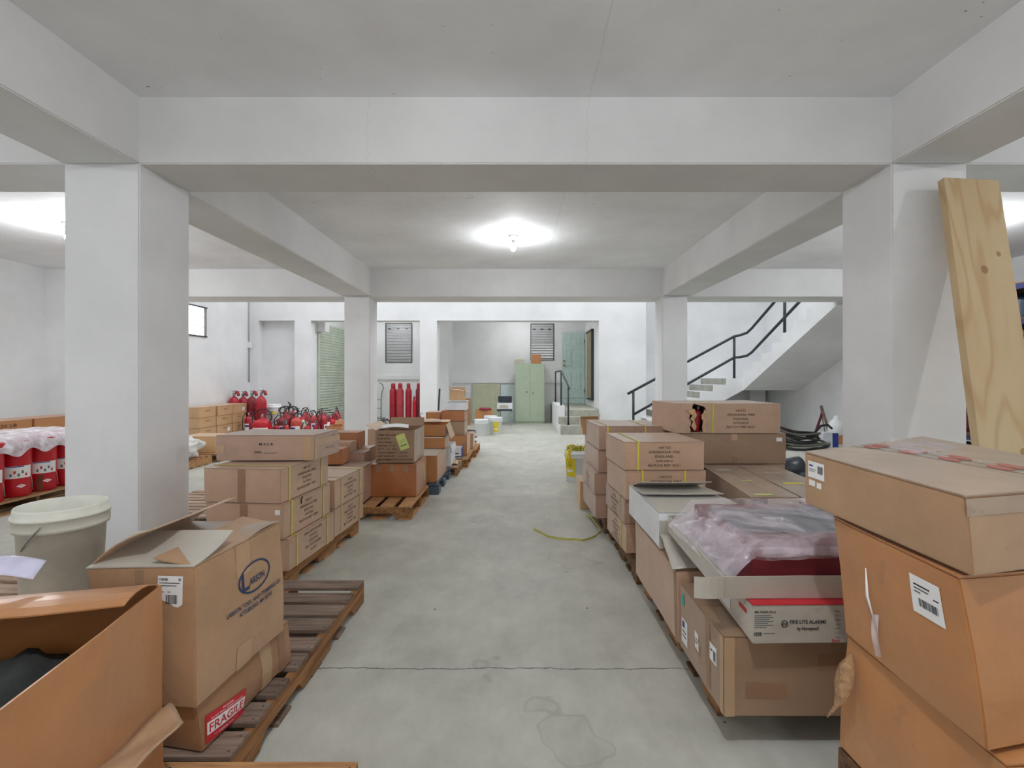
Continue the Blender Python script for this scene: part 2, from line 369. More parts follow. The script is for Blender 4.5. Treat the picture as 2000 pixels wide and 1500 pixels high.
# ---------------------------------------------------------------- cartons
class Carton:
    def __init__(s, label, x0, x1, y0, y1, z0, z1, m, qb=None, qt=None, warp=.004, cat='box', group=None, name='cardboard_box', seed=None, bulge=0):
        s.W, s.D, s.H = x1-x0, y1-y0, z1-z0; s.m = m
        cx, cy = (x0+x1)/2, (y0+y1)/2
        s.qb = qb or [(x0, y0), (x1, y0), (x1, y1), (x0, y1)]; s.qt = qt or s.qb
        s.o = Vector((cx, cy, z0)); s.z0 = z0; s.warp = warp; s.bulge = bulge
        s.seed = seed if seed is not None else random.random()*50
        s.root = thing(name, label, cat, s.o, 0, group)
    def P(s, a, b, c):
        def q(Q):
            return Vector(((1-a)*(1-b)*Q[0][0]+a*(1-b)*Q[1][0]+a*b*Q[2][0]+(1-a)*b*Q[3][0],
                           (1-a)*(1-b)*Q[0][1]+a*(1-b)*Q[1][1]+a*b*Q[2][1]+(1-a)*b*Q[3][1]))
        p = q(s.qb)*(1-c)+q(s.qt)*c
        v = Vector((p.x, p.y, s.z0+c*s.H))
        w = noise.noise_vector(Vector((a*s.W*3+s.seed, b*s.D*3, c*s.H*3)))*s.warp
        w.z *= min(1, max(0, c)*3)*.5
        if s.bulge:
            k = s.bulge*math.sin(math.pi*min(1, max(0, c)))
            w.x += k*(a-.5)*2*math.sin(math.pi*min(1, max(0, b))); w.y += k*(b-.5)*2*math.sin(math.pi*min(1, max(0, a)))
        return v+w-s.o
    def F(s, f):
        W, D, H = s.W, s.D, s.H
        return {'F': lambda u, v, o: s.P(u/W, -o/D, v/H), 'B': lambda u, v, o: s.P(1-u/W, 1+o/D, v/H),
                'R': lambda u, v, o: s.P(1+o/W, u/D, v/H), 'L': lambda u, v, o: s.P(-o/W, 1-u/D, v/H),
                'T': lambda u, v, o: s.P(u/W, v/D, 1+(o+.004)/H)}[f]
    def slab(s, mb, x0, x1, y0, y1, z0, z1, m=None, cut=5):
        b = bmesh.new(); bmesh.ops.create_cube(b, size=1)
        bmesh.ops.subdivide_edges(b, edges=b.edges[:], cuts=cut, use_grid_fill=True)
        for p in b.verts:
            p.co = s.P((x0+(p.co.x+.5)*(x1-x0))/s.W, (y0+(p.co.y+.5)*(y1-y0))/s.D, (z0+(p.co.z+.5)*(z1-z0))/s.H)
        mb.bm(b, m or s.m)
    def body(s, prints=(), open_top=False, t=.006):
        mb = MB(); W, D, H = s.W, s.D, s.H
        if not open_top:
            b = bmesh.new(); bmesh.ops.create_cube(b, size=1)
            bmesh.ops.subdivide_edges(b, edges=b.edges[:], cuts=6, use_grid_fill=True)
            for p in b.verts: p.co = s.P(p.co.x+.5, p.co.y+.5, p.co.z+.5)
            sharp = [e for e in b.edges if len(e.link_faces) == 2 and e.calc_face_angle(0) > R(50)]
            bmesh.ops.bevel(b, geom=sharp, offset=.004, segments=2, affect='EDGES')
            mb.bm(b, s.m)
        else:
            s.slab(mb, 0, W, 0, t, 0, H); s.slab(mb, 0, W, D-t, D, 0, H)
            s.slab(mb, 0, t, t, D-t, 0, H); s.slab(mb, W-t, W, t, D-t, 0, H); s.slab(mb, t, W-t, t, D-t, 0, t)
        for pr in prints:
            f, uc, vt, h, lines = pr[:5]; kw = pr[5] if len(pr) > 5 else {}
            gap = kw.get('gap', 1.55); m = kw.get('m', INK); rot = kw.get('rot', 0); ws = kw.get('ws')
            for i, ln in enumerate(lines):
                dv = -i*h*gap
                if rot: dv = -dv
                if ln: put_text(mb, ln, s.F(f), uc, vt+dv, h, m, (ws[i] if ws else None), kw.get('bold', False), rot, kw.get('align', 'c'))
        s.bo = mb.build('body', s.root); return s
    def closed(s, along='y', m=None, lift=(0, 0), gap=.003):
        """two outer top flaps meeting in the middle; lift raises the free edge"""
        for k in (0, 1):
            mb = MB(); b = bmesh.new(); bmesh.ops.create_cube(b, size=1)
            bmesh.ops.subdivide_edges(b, edges=b.edges[:], cuts=5, use_grid_fill=True)
            for p in b.verts:
                u = p.co.x+.5; v = p.co.y+.5; w = p.co.z+.5
                h = (s.W if along == 'y' else s.D)/2-gap/2
                d = u*h if k == 0 else (s.W if along == 'y' else s.D)-u*h
                z = s.H+.0005+w*.0035+lift[k]*(u**1.5)
                p.co = s.P(d/s.W, v, z/s.H) if along == 'y' else s.P(v, d/s.D, z/s.H)
            mb.bm(b, m or s.m); mb.build('flap', s.root)
        return s
    def flap(s, side, ang, length, inset=.01, m=None, curl=0, taper=.0):
        """open flap hinged on the top edge of side; ang from upright, 90 = straight out, negative = inward"""
        mb = MB(); a = R(ang)
        def fn(u, v, t):
            d = v*length; aa = a+curl*v; du = math.sin(aa)*d; dz = math.cos(aa)*d
            off = du+t*math.cos(aa); z = s.H+.001+dz-t*math.sin(aa)
            Wd = s.W if side in 'FB' else s.D; x = inset+taper*v*length+u*(Wd-2*inset-2*taper*v*length)
            if side == 'F': return s.P(x/s.W, -off/s.D, 1)+Vector((0, 0, z-s.H))
            if side == 'B': return s.P(x/s.W, 1+off/s.D, 1)+Vector((0, 0, z-s.H))
            if side == 'L': return s.P(-off/s.W, x/s.D, 1)+Vector((0, 0, z-s.H))
            return s.P(1+off/s.W, x/s.D, 1)+Vector((0, 0, z-s.H))
        b = bmesh.new(); bmesh.ops.create_cube(b, size=1)
        bmesh.ops.subdivide_edges(b, edges=b.edges[:], cuts=5, use_grid_fill=True)
        for p in b.verts: p.co = fn(p.co.x+.5, p.co.y+.5, p.co.z*.004)
        mb.bm(b, m or s.m); o = mb.build('flap', s.root); return s
    def patch(s, f, u0, v0, w, h, m, name='tape', rot=0, art=(), off=.0012, label=None, torn=0):
        """flat piece stuck on a face; art = text, bars and barcodes in the piece's own metres"""
        mb = MB(); fn = s.F(f); c, sn = math.cos(rot), math.sin(rot)
        def T(x, y, o=0): return fn(u0+x*c-y*sn, v0+x*sn+y*c, off+o)
        n = 6
        def edge(x, y):
            if torn: y = max(y, torn*abs(noise.noise(Vector((x*30, s.seed, 0))))) if y < h/2 else y
            return T(x, y)
        mb.grid(lambda a, b: edge(a*w, b*h), n, n, m, False)
        for it in art:
            k = it[0]
            if k == 'text': put_text(mb, it[1], lambda u, v, o: T(u, v, .0008), it[2], it[3], it[4], it[6] if len(it) > 6 else BLACKINK, it[5] if len(it) > 5 else None, True)
            elif k == 'bar': x, y, a, b = it[1:5]; mb.grid(lambda p, q: T(x+p*a, y+q*b, .0006), 3, 1, it[5] if len(it) > 5 else BLACKINK, False)
            elif k == 'code':
                x, y, a, b = it[1:5]; q = x; rr = random.Random(3)
                while q < x+a:
                    ww = rr.choice((.6, 1, 1.6))*a/40; mb.add([T(q, y, .0006), T(q+ww, y, .0006), T(q+ww, y+b, .0006), T(q, y+b, .0006)], [(0, 1, 2, 3)], BLACKINK)
                    q += ww+rr.choice((.6, 1, 1.3))*a/40
            elif k == 'disc':
                x, y, r1, r0 = it[1:5]; n_ = 28; vs = []
                for i in range(n_):
                    an = 2*math.pi*i/n_; vs += [T(x+r1*math.cos(an), y+r1*math.sin(an), .0005), T(x+r0*math.cos(an), y+r0*math.sin(an), .0005)]
                mb.add(vs, [(2*i, 2*((i+1) % n_), 2*((i+1) % n_)+1, 2*i+1) for i in range(n_)], it[5])
        o = mb.build(name, s.root)
        if label: o['label'] = label
        return s
    def tape_seam(s, along='y', w=.05, down=.06, m=None, ends=True):
        m = m or TAPE; L = s.D if along == 'y' else s.W; mid = (s.W if along == 'y' else s.D)/2
        mb = MB(); nn = 16; pts = []
        if ends: pts.append(('A', down))
        fT = s.F('T')
        def strip(fn, n): mb.grid(fn, 2, n, m, False)
        if along == 'y':
            strip(lambda a, b: fT(mid-w/2+a*w, b*L, .001), nn)
            if ends:
                strip(lambda a, b: s.F('F')(mid-w/2+a*w, s.H+.004-b*down, .001), 4); strip(lambda a, b: s.F('B')(s.W-mid-w/2+a*w, s.H+.004-b*down, .001), 4)
        else:
            strip(lambda a, b: fT(b*L, mid-w/2+a*w, .001), nn)
            if ends:
                strip(lambda a, b: s.F('R')(mid-w/2+a*w, s.H+.004-b*down, .001), 4); strip(lambda a, b: s.F('L')(s.D-mid-w/2+a*w, s.H+.004-b*down, .001), 4)
        mb.build('tape', s.root); return s
    def strap(s, axis, pos, w=.012, m=None, top=True):
        """band round the box in the plane axis = pos (metres)"""
        m = m or STRAP; mb = MB(); o = .0035; W, D, H = s.W, s.D, s.H
        if axis == 'x':
            fs = [(lambda a, b: s.F('F')(pos-w/2+a*w, b*(H+.008), o)), (lambda a, b: s.F('B')(W-pos-w/2+a*w, b*(H+.008), o)), (lambda a, b: s.F('T')(pos-w/2+a*w, -.003+b*(D+.006), o))]
        else:
            fs = [(lambda a, b: s.F('R')(pos-w/2+a*w, b*(H+.008), o)), (lambda a, b: s.F('L')(D-pos-w/2+a*w, b*(H+.008), o)), (lambda a, b: s.F('T')(-.003+b*(W+.006), pos-w/2+a*w, o))]
        for i, f in enumerate(fs):
            if i == 2 and not top: continue
            mb.grid(f, 1, 8, m, False)
        mb.build('strap', s.root, solid=.0012); return s

# ---------------------------------------------------------------- pallets
def pallet(label, x0, x1, y0, y1, z0=0, h=.14, axis='y', deck=None, stringer=None, n=7, bottom=5, sw=.038, rz=0, name='pallet', group=None, notch=True, jitter=0):
    """axis is the way the stringers run; deck boards lie across them"""
    deck = deck or WOODN; stringer = stringer or WOODB
    root = thing(name, label, 'pallet', ((x0+x1)/2, (y0+y1)/2, z0), rz, group)
    L, Wd = (y1-y0, x1-x0) if axis == 'y' else (x1-x0, y1-y0)
    tt = .018
    def bx(mb, l0, l1, w0, w1, a, b, m):
        l0 -= L/2; l1 -= L/2; w0 -= Wd/2; w1 -= Wd/2
        if axis == 'y': mb.rbox(w0, w1, l0, l1, a, b, m, .002)
        else: mb.rbox(l0, l1, w0, w1, a, b, m, .002)
    mb = MB(); bw = (L/n)*.74; edge = .0
    for i in range(n):
        c = bw/2+(L-bw)*i/(n-1)+(random.uniform(-jitter, jitter) if 0 < i < n-1 else 0)
        bx(mb, c-bw/2, c+bw/2, 0, Wd, h-tt, h, deck)
        for w in (.02, Wd/2, Wd-.02):      # nail heads
            for dl in (-bw*.3, bw*.3):
                px, py = (w-Wd/2, c+dl-L/2) if axis == 'y' else (c+dl-L/2, w-Wd/2)
                mb.box(px-.003, px+.003, py-.003, py+.003, h, h+.0008, BLACKM)
    mb.build('top_deck', root)
    mb = MB()
    for i in range(bottom):
        c = bw/2+(L-bw)*i/(bottom-1); bx(mb, c-bw/2, c+bw/2, 0, Wd, 0, tt*.8, deck)
    mb.build('bottom_deck', root)
    for w in (sw/2, Wd/2, Wd-sw/2):
        a, b = tt*.8, h-tt; mb = MB()
        if notch:
            q = [0, .13, .16, .36, .39, .61, .64, .84, .87, 1]; d = (b-a)*.42; lo = [a, a, a+d, a+d, a, a, a+d, a+d, a, a]
            poly = [(L*t-L/2, z) for t, z in zip(q, lo)]+[(L/2, b), (-L/2, b)]
        else: poly = [(-L/2, a), (L/2, a), (L/2, b), (-L/2, b)]
        mb.prism(poly, w-sw/2-Wd/2, w+sw/2-Wd/2, stringer, 'x' if axis == 'y' else 'y')
        mb.build('stringer', root)
    return root

# ---------------------------------------------------------------- the building
CZ = 3.295
def slab_struct(name, x0, x1, y0, y1, z0, z1, m):
    mb = MB(); mb.box(x0, x1, y0, y1, z0, z1, m); return struct(name, mb)
mb = MB(); mb.box(-8.4, 8.1, -2.6, 16.6, -.12, 0, FLOOR); struct('floor', mb)
mb = MB(); mb.box(-8.4, 8.1, -2.6, 9.0, CZ, CZ+.15, CEIL); struct('ceiling', mb)
def beam(x0, x1, y0, y1, z0, m=BEAM):
    mb = MB(); b = bmesh.new(); bmesh.ops.create_cube(b, size=1)
    for p in b.verts: p.co = Vector((x0+(p.co.x+.5)*(x1-x0), y0+(p.co.y+.5)*(y1-y0), z0+(p.co.z+.5)*(CZ-z0+.02)))
    es = [e for e in b.edges if all(v.co.z < z0+.01 for v in e.verts)]
    bmesh.ops.bevel(b, geom=es, offset=.008, segments=2, affect='EDGES'); mb.bm(b, m); struct('beam', mb)
beam(-8.1, 7.75, 3.25, 3.75, 2.85); beam(-8.1, 7.75, 8.38, 8.83, 2.82); beam(-8.1, 7.75, -1.9, -1.4, 2.85)
for x0, x1 in ((-3.03, -2.525), (2.504, 3.01)):
    for a, b_ in ((-1.4, 3.25), (3.75, 8.38)): beam(x0, x1, a, b_, 2.85 if a < 0 else 2.835)
def column(x0, x1, y0, y1, z1):
    mb = MB(); b = bmesh.new(); bmesh.ops.create_cube(b, size=1)
    for p in b.verts: p.co = Vector((x0+(p.co.x+.5)*(x1-x0), y0+(p.co.y+.5)*(y1-y0), (p.co.z+.5)*z1))
    es = [e for e in b.edges if abs(e.verts[0].co.z-e.verts[1].co.z) > .5]
    bmesh.ops.bevel(b, geom=es, offset=.01, segments=2, affect='EDGES'); mb.bm(b, WALL); struct('column', mb)
column(-3.03, -2.525, 3.25, 3.75, 2.852); column(2.504, 3.01, 3.25, 3.75, 2.852)
column(-2.98, -2.54, 8.38, 8.82, 2.822); column(2.503, 2.934, 8.38, 8.82, 2.822)
column(-3.03, -2.525, -1.9, -1.4, 2.852); column(2.504, 3.01, -1.9, -1.4, 2.852)
# near side walls
slab_struct('wall_left', -8.4, -8.1, -2.6, 8.36, 0, CZ, WALL)
slab_struct('wall_right', 7.75, 8.1, -2.6, 8.83, 0, CZ, WALL)
# stair hall, its unseen roof opening made to let light in
RZ = 5.5
mb = MB()
X0, X1 = -8.1, -7.25
for (y0, y1, z0, z1) in ((8.36, 10.0, 0, CZ), (10.0, 11.3, 0, 2.38), (10.0, 11.3, 3.04, CZ), (11.3, 13.6, 0, CZ), (9.0, 13.6, CZ, RZ)):
    mb.box(-7.5 if y0 > 9.5 or z0 > 3 else X0, X1, y0, y1, z0, z1, WALL)
struct('wall_left_far', mb)
mb = MB(); mb.box(-7.25, 7.32, 8.83, 9.0, 2.82, RZ, WALL); struct('wall_front_upper', mb)
mb = MB(); mb.box(7.32, 7.75, 8.83, 14.4, 0, RZ, WALL); struct('wall_right_far', mb)
mb = MB()
mb.box(-7.25, 3.5, 13.2, 13.6, 2.976, RZ, WALL)                 # wall over the openings
mb.box(-7.25, -7.02, 13.2, 13.6, 0, 2.976, WALL)
mb.box(-6.04, -5.6, 13.2, 13.6, 0, 2.976, WALL)
mb.box(-7.02, -6.04, 13.45, 13.6, 0, 2.976, WALL)
mb.box(-2.64, -2.18, 13.2, 13.65, 0, 2.976, WALL)
mb.box(2.22, 3.5, 13.2, 13.6, 0, 2.976, WALL)
mb.box(3.3, 3.5, 13.6, 14.4, 0, RZ, WALL)
mb.box(3.2, 7.75, 14.4, 14.65, 0, RZ, WALL)
mb.box(3.5, 3.72, 14.2, 14.4, 0, RZ, WALL)
struct('wall_back', mb)
mb = MB()
mb.box(-5.8, -4.3, 15.9, 16.15, 0, 3.4, WALL); mb.box(-4.3, -3.43, 15.9, 16.15, 0, 1.92, WALL); mb.box(-4.3, -3.43, 15.9, 16.15, 3.21, 3.4, WALL)
mb.box(-3.43, .435, 15.9, 16.15, 0, 3.4, WALL); mb.box(.435, 1.205, 15.9, 16.15, 0, 2.0, WALL); mb.box(.435, 1.205, 15.9, 16.15, 3.19, 3.4, WALL)
mb.box(1.205, 2.4, 15.9, 16.15, 0, 3.4, WALL)
mb.box(-5.85, -5.66, 13.6, 15.9, 0, 3.4, WALL)
mb.box(2.22, 2.4, 13.6, 15.9, 0, 3.4, WALL)
mb.box(-2.64, -2.1, 14.9, 15.9, 0, 3.4, WALL)
struct('wall_recess', mb)
slab_struct('ceiling_recess', -5.85, 2.4, 13.6, 16.15, 3.4, 3.5, CEIL)
mb = MB()
mb.box(-7.6, 7.8, 8.9, 9.35, RZ, RZ+.15, CEIL); mb.box(-7.6, 7.8, 12.7, 14.7, RZ, RZ+.15, CEIL)
mb.box(-7.6, -6.4, 9.35, 12.7, RZ, RZ+.15, CEIL); mb.box(6.4, 7.8, 9.35, 12.7, RZ, RZ+.15, CEIL)
struct('ceiling_hall', mb)
mb = MB(); mb.box(-5.66, -2.64, 15.84, 15.9, 1.37, 1.5, WALL); struct('trim_1', mb)
mb = MB(); mb.box(-2.1, 2.22, 15.84, 15.9, 1.25, 1.37, WALL); struct('trim_2', mb)
# barred window on the left
def win_parts(name, mb_frame, extra):
    o = mb_frame.build(name); o['kind'] = 'structure'
    for n, m_ in extra: m_.build(n, o)
    return o
f = MB(); y0, y1, z0, z1 = 10.0, 11.3, 2.38, 3.04
for a in ((y0-.03, y1+.05, z0-.02, z0+.01), (y0-.03, y1+.05, z1-.01, z1+.02), (y0-.02, y0+.01, z0, z1), (y1-.01, y1+.015, z0, z1)): f.box(-7.27, -7.225, *a, FRAME)
g = MB(); g.box(-7.42, -7.41, y0, y1, z0, z1, emis('daylit_glass', (.96, .98, 1), 1.1))
br = MB()
for k in range(9): yy = y0+.07+k*(y1-y0-.14)/8; br.tube([(-7.27, yy, z0), (-7.27, yy, z1)], .006, METAL, 6)
for zz in (z0+.22, z0+.45): br.tube([(-7.27, y0, zz), (-7.27, y1, zz)], .006, METAL, 6)
win_parts('window_1', f, [('glass_pane', g), ('window_bars', br)])
def louver_window(name, x0, x1, z0, z1, dark, y=15.9, n=13, open_rows=()):
    f = MB(); w = .02
    for a in ((x0, x0+w, z0, z1), (x1-w, x1, z0, z1), (x0, x1, z1-w, z1), (x0, x1, z0, z0+w)): f.box(a[0], a[1], y-.03, y+.08, a[2], a[3], dark)
    l = MB(); hh = (z1-z0-2*w)/n
    for i in range(n):
        zc = z0+w+hh*(i+.5); ang = 62 if i in open_rows else 12
        T = Matrix.Translation((0, y+.02, zc)) @ Matrix.Rotation(R(ang), 4, 'X')
        l.rbox(x0+w, x1-w, -.003, .003, -hh*.5, hh*.5, GLASSW, .001, T)
        l.box(x0+w, x1-w, y-.012, y-.004, zc-hh*.5-.006, zc-hh*.5+.006, METAL)  # dark lines between the slats put in as grey strips
    c = MB()
    for k in range(3):
        xx = x0+w+(x1-x0)*(.08+.32*k); c.box(xx, xx+.09, y-.03, y-.005, z1-.2, z1-.17, DARKV); c.prism([(xx+.03, z1-.21), (xx+.09, z1-.17), (xx+.03, z1-.17)], y-.04, y-.005, DARKV, 'y')
    win_parts(name, f, [('louver', l), ('crank', c)])
louver_window('window_2', -4.3, -3.43, 1.92, 3.21, FRAME)
louver_window('window_3', .435, 1.205, 2.0, 3.19, FRAME, n=14, open_rows=(0, 1, 2, 3, 4, 5))
# mint panel door on the landing, its kick board, the brown frame beside it
MINTD = mat('mint_relief_tone', (206, 224, 220), .4, .04)  # lighter mint puts the panel relief's contrast into the colour
d = MB(); X0, X1, Z0, Z1 = 1.475, 2.2, .77, 2.9
d.rbox(X0, X1, 15.82, 15.87, Z0, Z1, MINT, .004)
wp = (X1-X0)
for (a, b_) in ((.13, .44), (.56, .87)):
    for (c, e) in ((.10, .40), (.47, .74), (.80, .94)):
        x0, x1, z0, z1 = X0+a*wp, X0+b_*wp, Z0+c*(Z1-Z0), Z0+e*(Z1-Z0)
        for q in ((x0, x1, z0, z0+.016), (x0, x1, z1-.016, z1), (x0, x0+.016, z0, z1), (x1-.016, x1, z0, z1)): d.box(q[0], q[1], 15.81, 15.825, q[2], q[3], MINTD)
        d.rbox(x0+.045, x1-.045, 15.795, 15.825, z0+.045, z1-.045, MINT, .006)
k = MB(); k.rbox(1.47, 2.2, 15.83, 15.88, .58, .76, MINT, .004); k.box(1.86, 1.93, 15.822, 15.832, .66, .675, BROWNF)
h = MB(); T = Matrix.Translation((1.53, 15.80, 1.83)) @ Matrix.Rotation(R(90), 4, 'X'); h.lathe([(.035, -.01), (.035, .0), (.012, .01), (.012, .03), (.03, .04), (.034, .055), (.02, .07), (.001, .072)], BRASS, 16, T)
T = Matrix.Translation((1.53, 15.80, 1.97)) @ Matrix.Rotation(R(90), 4, 'X'); h.lathe([(.03, 0), (.03, .012), (.018, .02), (.001, .02)], BRASS, 16, T)
hg = MB(); hg.box(2.185, 2.2, 15.8, 15.825, 2.55, 2.66, DARKV); hg.box(2.185, 2.2, 15.8, 15.825, .95, 1.06, DARKV)
win_parts('door_1', d, [('kick_board', k), ('door_knob', h), ('hinge', hg)])
d = MB(); d.rbox(2.17, 2.22, 14.08, 15.2, .82, 2.8, BROWNF, .004)
e = MB(); e.box(2.14, 2.22, 14.06, 14.12, .8, 2.82, DARKV); e.box(2.14, 2.22, 14.06, 15.2, 2.8, 2.84, DARKV); e.box(2.14, 2.22, 14.06, 15.2, .76, .8, DARKV)
win_parts('door_2', d, [('door_frame', e)])
# roller shutter in the side of the alcove
s = MB(); prof = []; zz = .04
while zz < 2.96:
    prof += [(0, zz), (.012, zz+.006), (.022, zz+.03), (.022, zz+.055), (.008, zz+.072)]; zz += .08
ny = 1
vs = []
for x, z in prof: vs += [(-5.63+x, 13.74, z), (-5.63+x, 15.86, z)]
s.add(vs, [(2*i, 2*i+1, 2*i+3, 2*i+2) for i in range(len(prof)-1)], SHUT)
g = MB(); g.box(-5.66, -5.57, 13.66, 13.74, 0, 2.98, SHUT); g.box(-5.66, -5.57, 15.86, 15.9, 0, 2.98, SHUT)
hz = MB(); hz.rbox(-5.62, -5.38, 13.62, 13.95, 2.72, 2.98, WALL, .01)
bt = MB(); bt.box(-5.65, -5.6, 13.74, 15.86, .0, .05, SHUT)
sh = s.build('door_3'); sh['kind'] = 'structure'; g.build('guide_rail', sh); hz.build('drum_housing', sh); bt.build('bottom_rail', sh)

# landing steps below the mint door
mb = MB(); mb.rbox(1.09, 2.12, 12.2, 12.52, 0, .222, STEP, .008); mb.rbox(1.09, 2.12, 12.5, 12.82, 0, .412, STEP, .008)
mb.rbox(1.09, 2.12, 12.8, 13.2, 0, .574, STEP, .008); mb.box(1.09, 2.22, 13.19, 15.9, 0, .574, STEP)
mb.rbox(1.07, 1.25, 12.785, 14.8, 0, .69, WALL, .01); mb.rbox(1.07, 1.1, 12.22, 12.8, 0, .21, WALL, .004)
o = struct('landing_steps', mb)
# concrete staircase on the right: first flight along x, quarter landing, second flight towards the camera
mb = MB(); poly = [(3.03, 0)]
for k in range(8): poly += [(3.03+.345*k, .176*(k+1)), (3.03+.345*(k+1), .176*(k+1))]
poly = poly[:-1]+[(7.32, 1.408), (7.32, 1.10), (5.86, 1.10), (3.82, 0)]
n = len(poly); mb.prism(poly, 12.6, 14.4, WALL, 'y')
poly = [(12.6, 1.10), (12.6, 1.41)]
for k in range(8): poly += [(12.6-.46*k, 1.41+.2*(k+1)), (12.6-.46*(k+1), 1.41+.2*(k+1))]
poly += [(8.92, 2.756)]
mb.prism(poly, 5.86, 7.32, WALL, 'x')
for k in range(8): mb.box(3.03+.345*k-.004, 3.03+.345*k+.004, 12.66, 14.39, .176*k+.01, .176*(k+1)-.002, STEP)
mb.box(6.75, 7.2, 14.1, 14.4, 0, 1.1, WALL)
struct('staircase', mb)

def railing(label, rails, posts, cat='railing', name='stair_railing', r=.034):
    o = Vector(posts[0][0]); t = thing(name, label, cat, o)
    for pts in rails:
        mb = MB(); mb.tube([Vector(p)-o for p in pts], r, BLACKM, 10); mb.build('handrail' if pts is rails[0] else 'mid_rail', t)
    for a, b_ in posts:
        mb = MB(); mb.tube([Vector(a)-o, Vector(b_)-o], r*.95, BLACKM, 10); mb.lathe([(.05, 0), (.05, .008), (r, .01)], BLACKM, 12, Matrix.Translation(Vector(a)-o)); mb.build('post', t)
    return t
railing('dark tubular railing climbing the wide concrete staircase on the right',
        [[(2.88, 12.68, 1.0), (5.66, 12.68, 2.50), (5.80, 12.66, 2.53), (5.92, 12.52, 2.58), (5.94, 12.3, 2.68), (5.94, 8.98, 4.2)],
         [(3.03, 12.68, .46), (5.66, 12.68, 1.95), (5.80, 12.66, 1.96), (5.92, 12.52, 1.99), (5.94, 12.3, 2.07), (5.94, 8.98, 3.6)]],
        [((3.03, 12.68, 0.18), (3.03, 12.68, 1.07)), ((5.66, 12.68, 1.408), (5.66, 12.68, 2.5)), ((5.94, 10.8, 2.2), (5.94, 10.8, 3.36)), ((5.94, 9.2, 2.8), (5.94, 9.2, 4.1))])
railing('short dark railing beside the three steps to the mint door',
        [[(1.16, 14.7, 1.6), (1.17, 12.95, 1.61), (1.3, 12.33, 1.2), (1.31, 12.2, 1.15)]],
        [((1.16, 14.7, .69), (1.16, 14.7, 1.59)), ((1.17, 12.95, .69), (1.17, 12.95, 1.6)), ((1.30, 12.36, .222), (1.30, 12.36, 1.22))], r=.022)
# conduit and junction box in the far left corner, ceiling wire
t = thing('electrical_conduit', 'thin grey conduit with a junction box in the far left wall corner', 'conduit', (-7.22, 13.1, 1.3))
mb = MB(); mb.tube([(0, 0, 0), (0, 0, 2.6)], .012, METAL, 8); mb.build('conduit_pipe', t)
mb = MB(); mb.rbox(-.04, .07, -.03, .03, .93, 1.08, CERAM, .006); mb.build('junction_box', t)

# ceiling lamps, plus two added fill bulbs in the recess
def lamp(x, y, label, z=CZ, bulb=None):
    t = thing('ceiling_lamp', label, 'lamp', (x, y, z))
    mb = MB(); mb.lathe([(.062, -.001), (.064, -.012), (.05, -.03), (.03, -.042), (.028, -.07), (.001, -.071)], CERAM, 28); mb.build('lamp_holder', t)
    mb = MB(); mb.lathe([(.014, -.07), (.018, -.1), (.029, -.138), (.0315, -.150)], CERAM, 24); mb.build('bulb_base', t)
    mb = MB(); mb.lathe([(.0315, -.151), (.033, -.163), (.031, -.178), (.024, -.193), (.013, -.203), (.001, -.206)], bulb or BULB, 24); mb.build('bulb', t)
lamp(-.05, 6.42, 'bare glowing bulb in a white holder, middle of the centre bay ceiling')
lamp(-5.45, 5.9, 'glowing bulb on the ceiling behind the near left column', bulb=BULB2)
lamp(5.35, 5.9, 'glowing bulb on the ceiling behind the near right column', bulb=BULB2)
lamp(0, .3, 'bulb over the near centre bay, above the foreground boxes', bulb=BULB4)
lamp(-5.45, .6, 'bulb over the near left bay, above the stacked pallets', bulb=BULB3)
lamp(5.35, .6, 'bulb over the near right bay, beside the foreground box tower', bulb=BULB3)
lamp(.2, 14.6, 'added unseen bulb in the recess in front of the green cabinet', 3.4, BULB_FILL)  # fill lamp added out of sight behind the lintel to brighten the recess
lamp(-4.0, 14.6, 'added unseen bulb in the alcove before the green shutter', 3.4, BULB_FILL)  # second added fill lamp, hidden likewise, for the shutter alcove

# ---------------------------------------------------------------- left foreground
pallet('weathered wooden pallet under the fragile box, its free end towards the strapped cartons', -1.84, -.97, 1.645, 3.08, deck=WOODG, stringer=WOODB, n=9, jitter=.02, rz=R(0))
pallet('light wooden pallet under the big open orange box', -1.75, -.53, .40, 1.622, deck=WOODN, axis='y', n=7)
q = [(-1.62, .55), (-.98, .72), (-1.13, 1.55), (-1.75, 1.40)]
c = Carton('big open orange cardboard box at the lower left, dark cloth inside', -1.72, -1.0, .6, 1.5, .145, .76, ORANGE, qb=[(-1.62, .6), (-1.0, .72), (-1.12, 1.54), (-1.78, 1.38)], qt=q, warp=.012, bulge=.01)
c.body(open_top=True)
c.flap('B', -62, .2, curl=-.4); c.flap('F', 70, .2); c.flap('L', 60, .25, curl=.3)
m2 = MB(); m2.grid(lambda u, v: Vector((-1.09, 1.525, .40)).lerp(Vector((-.995, 1.45, .40)), u).lerp(Vector((-1.075, 1.22, .43)).lerp(Vector((-.985, 1.18, .42)), u), v)+Vector((.01*math.sin(v*3), 0, .008*math.sin(u*5+v*6)))-c.o, 8, 10, KRAFT); o = m2.build('torn_flap', c.root, solid=.004); o['label'] = 'torn kraft strip on the lower corner'
def cloth(cx, cy, w, d, z, amp, m, seed=0, n=22, lift=None):
    mb = MB()
    mb.grid(lambda u, v: Vector(((u-.5)*w, (v-.5)*d, amp*noise.noise(Vector((u*4+seed, v*4, seed)))+amp*.5*noise.noise(Vector((u*11+seed, v*11, 1))) + (lift(u, v) if lift else 0))), n, n, m)
    o = mb.build('cloth', origin=None, solid=.004); o.location = (cx, cy, z); return o
o = cloth(-1.38, 1.06, .52, .70, .60, .06, DARKC, 3); o.name = 'dark_cloth'; tag(o, 'crumpled dark grey cloth filling the big open orange box', 'cloth'); o.rotation_euler = (0, 0, R(14))
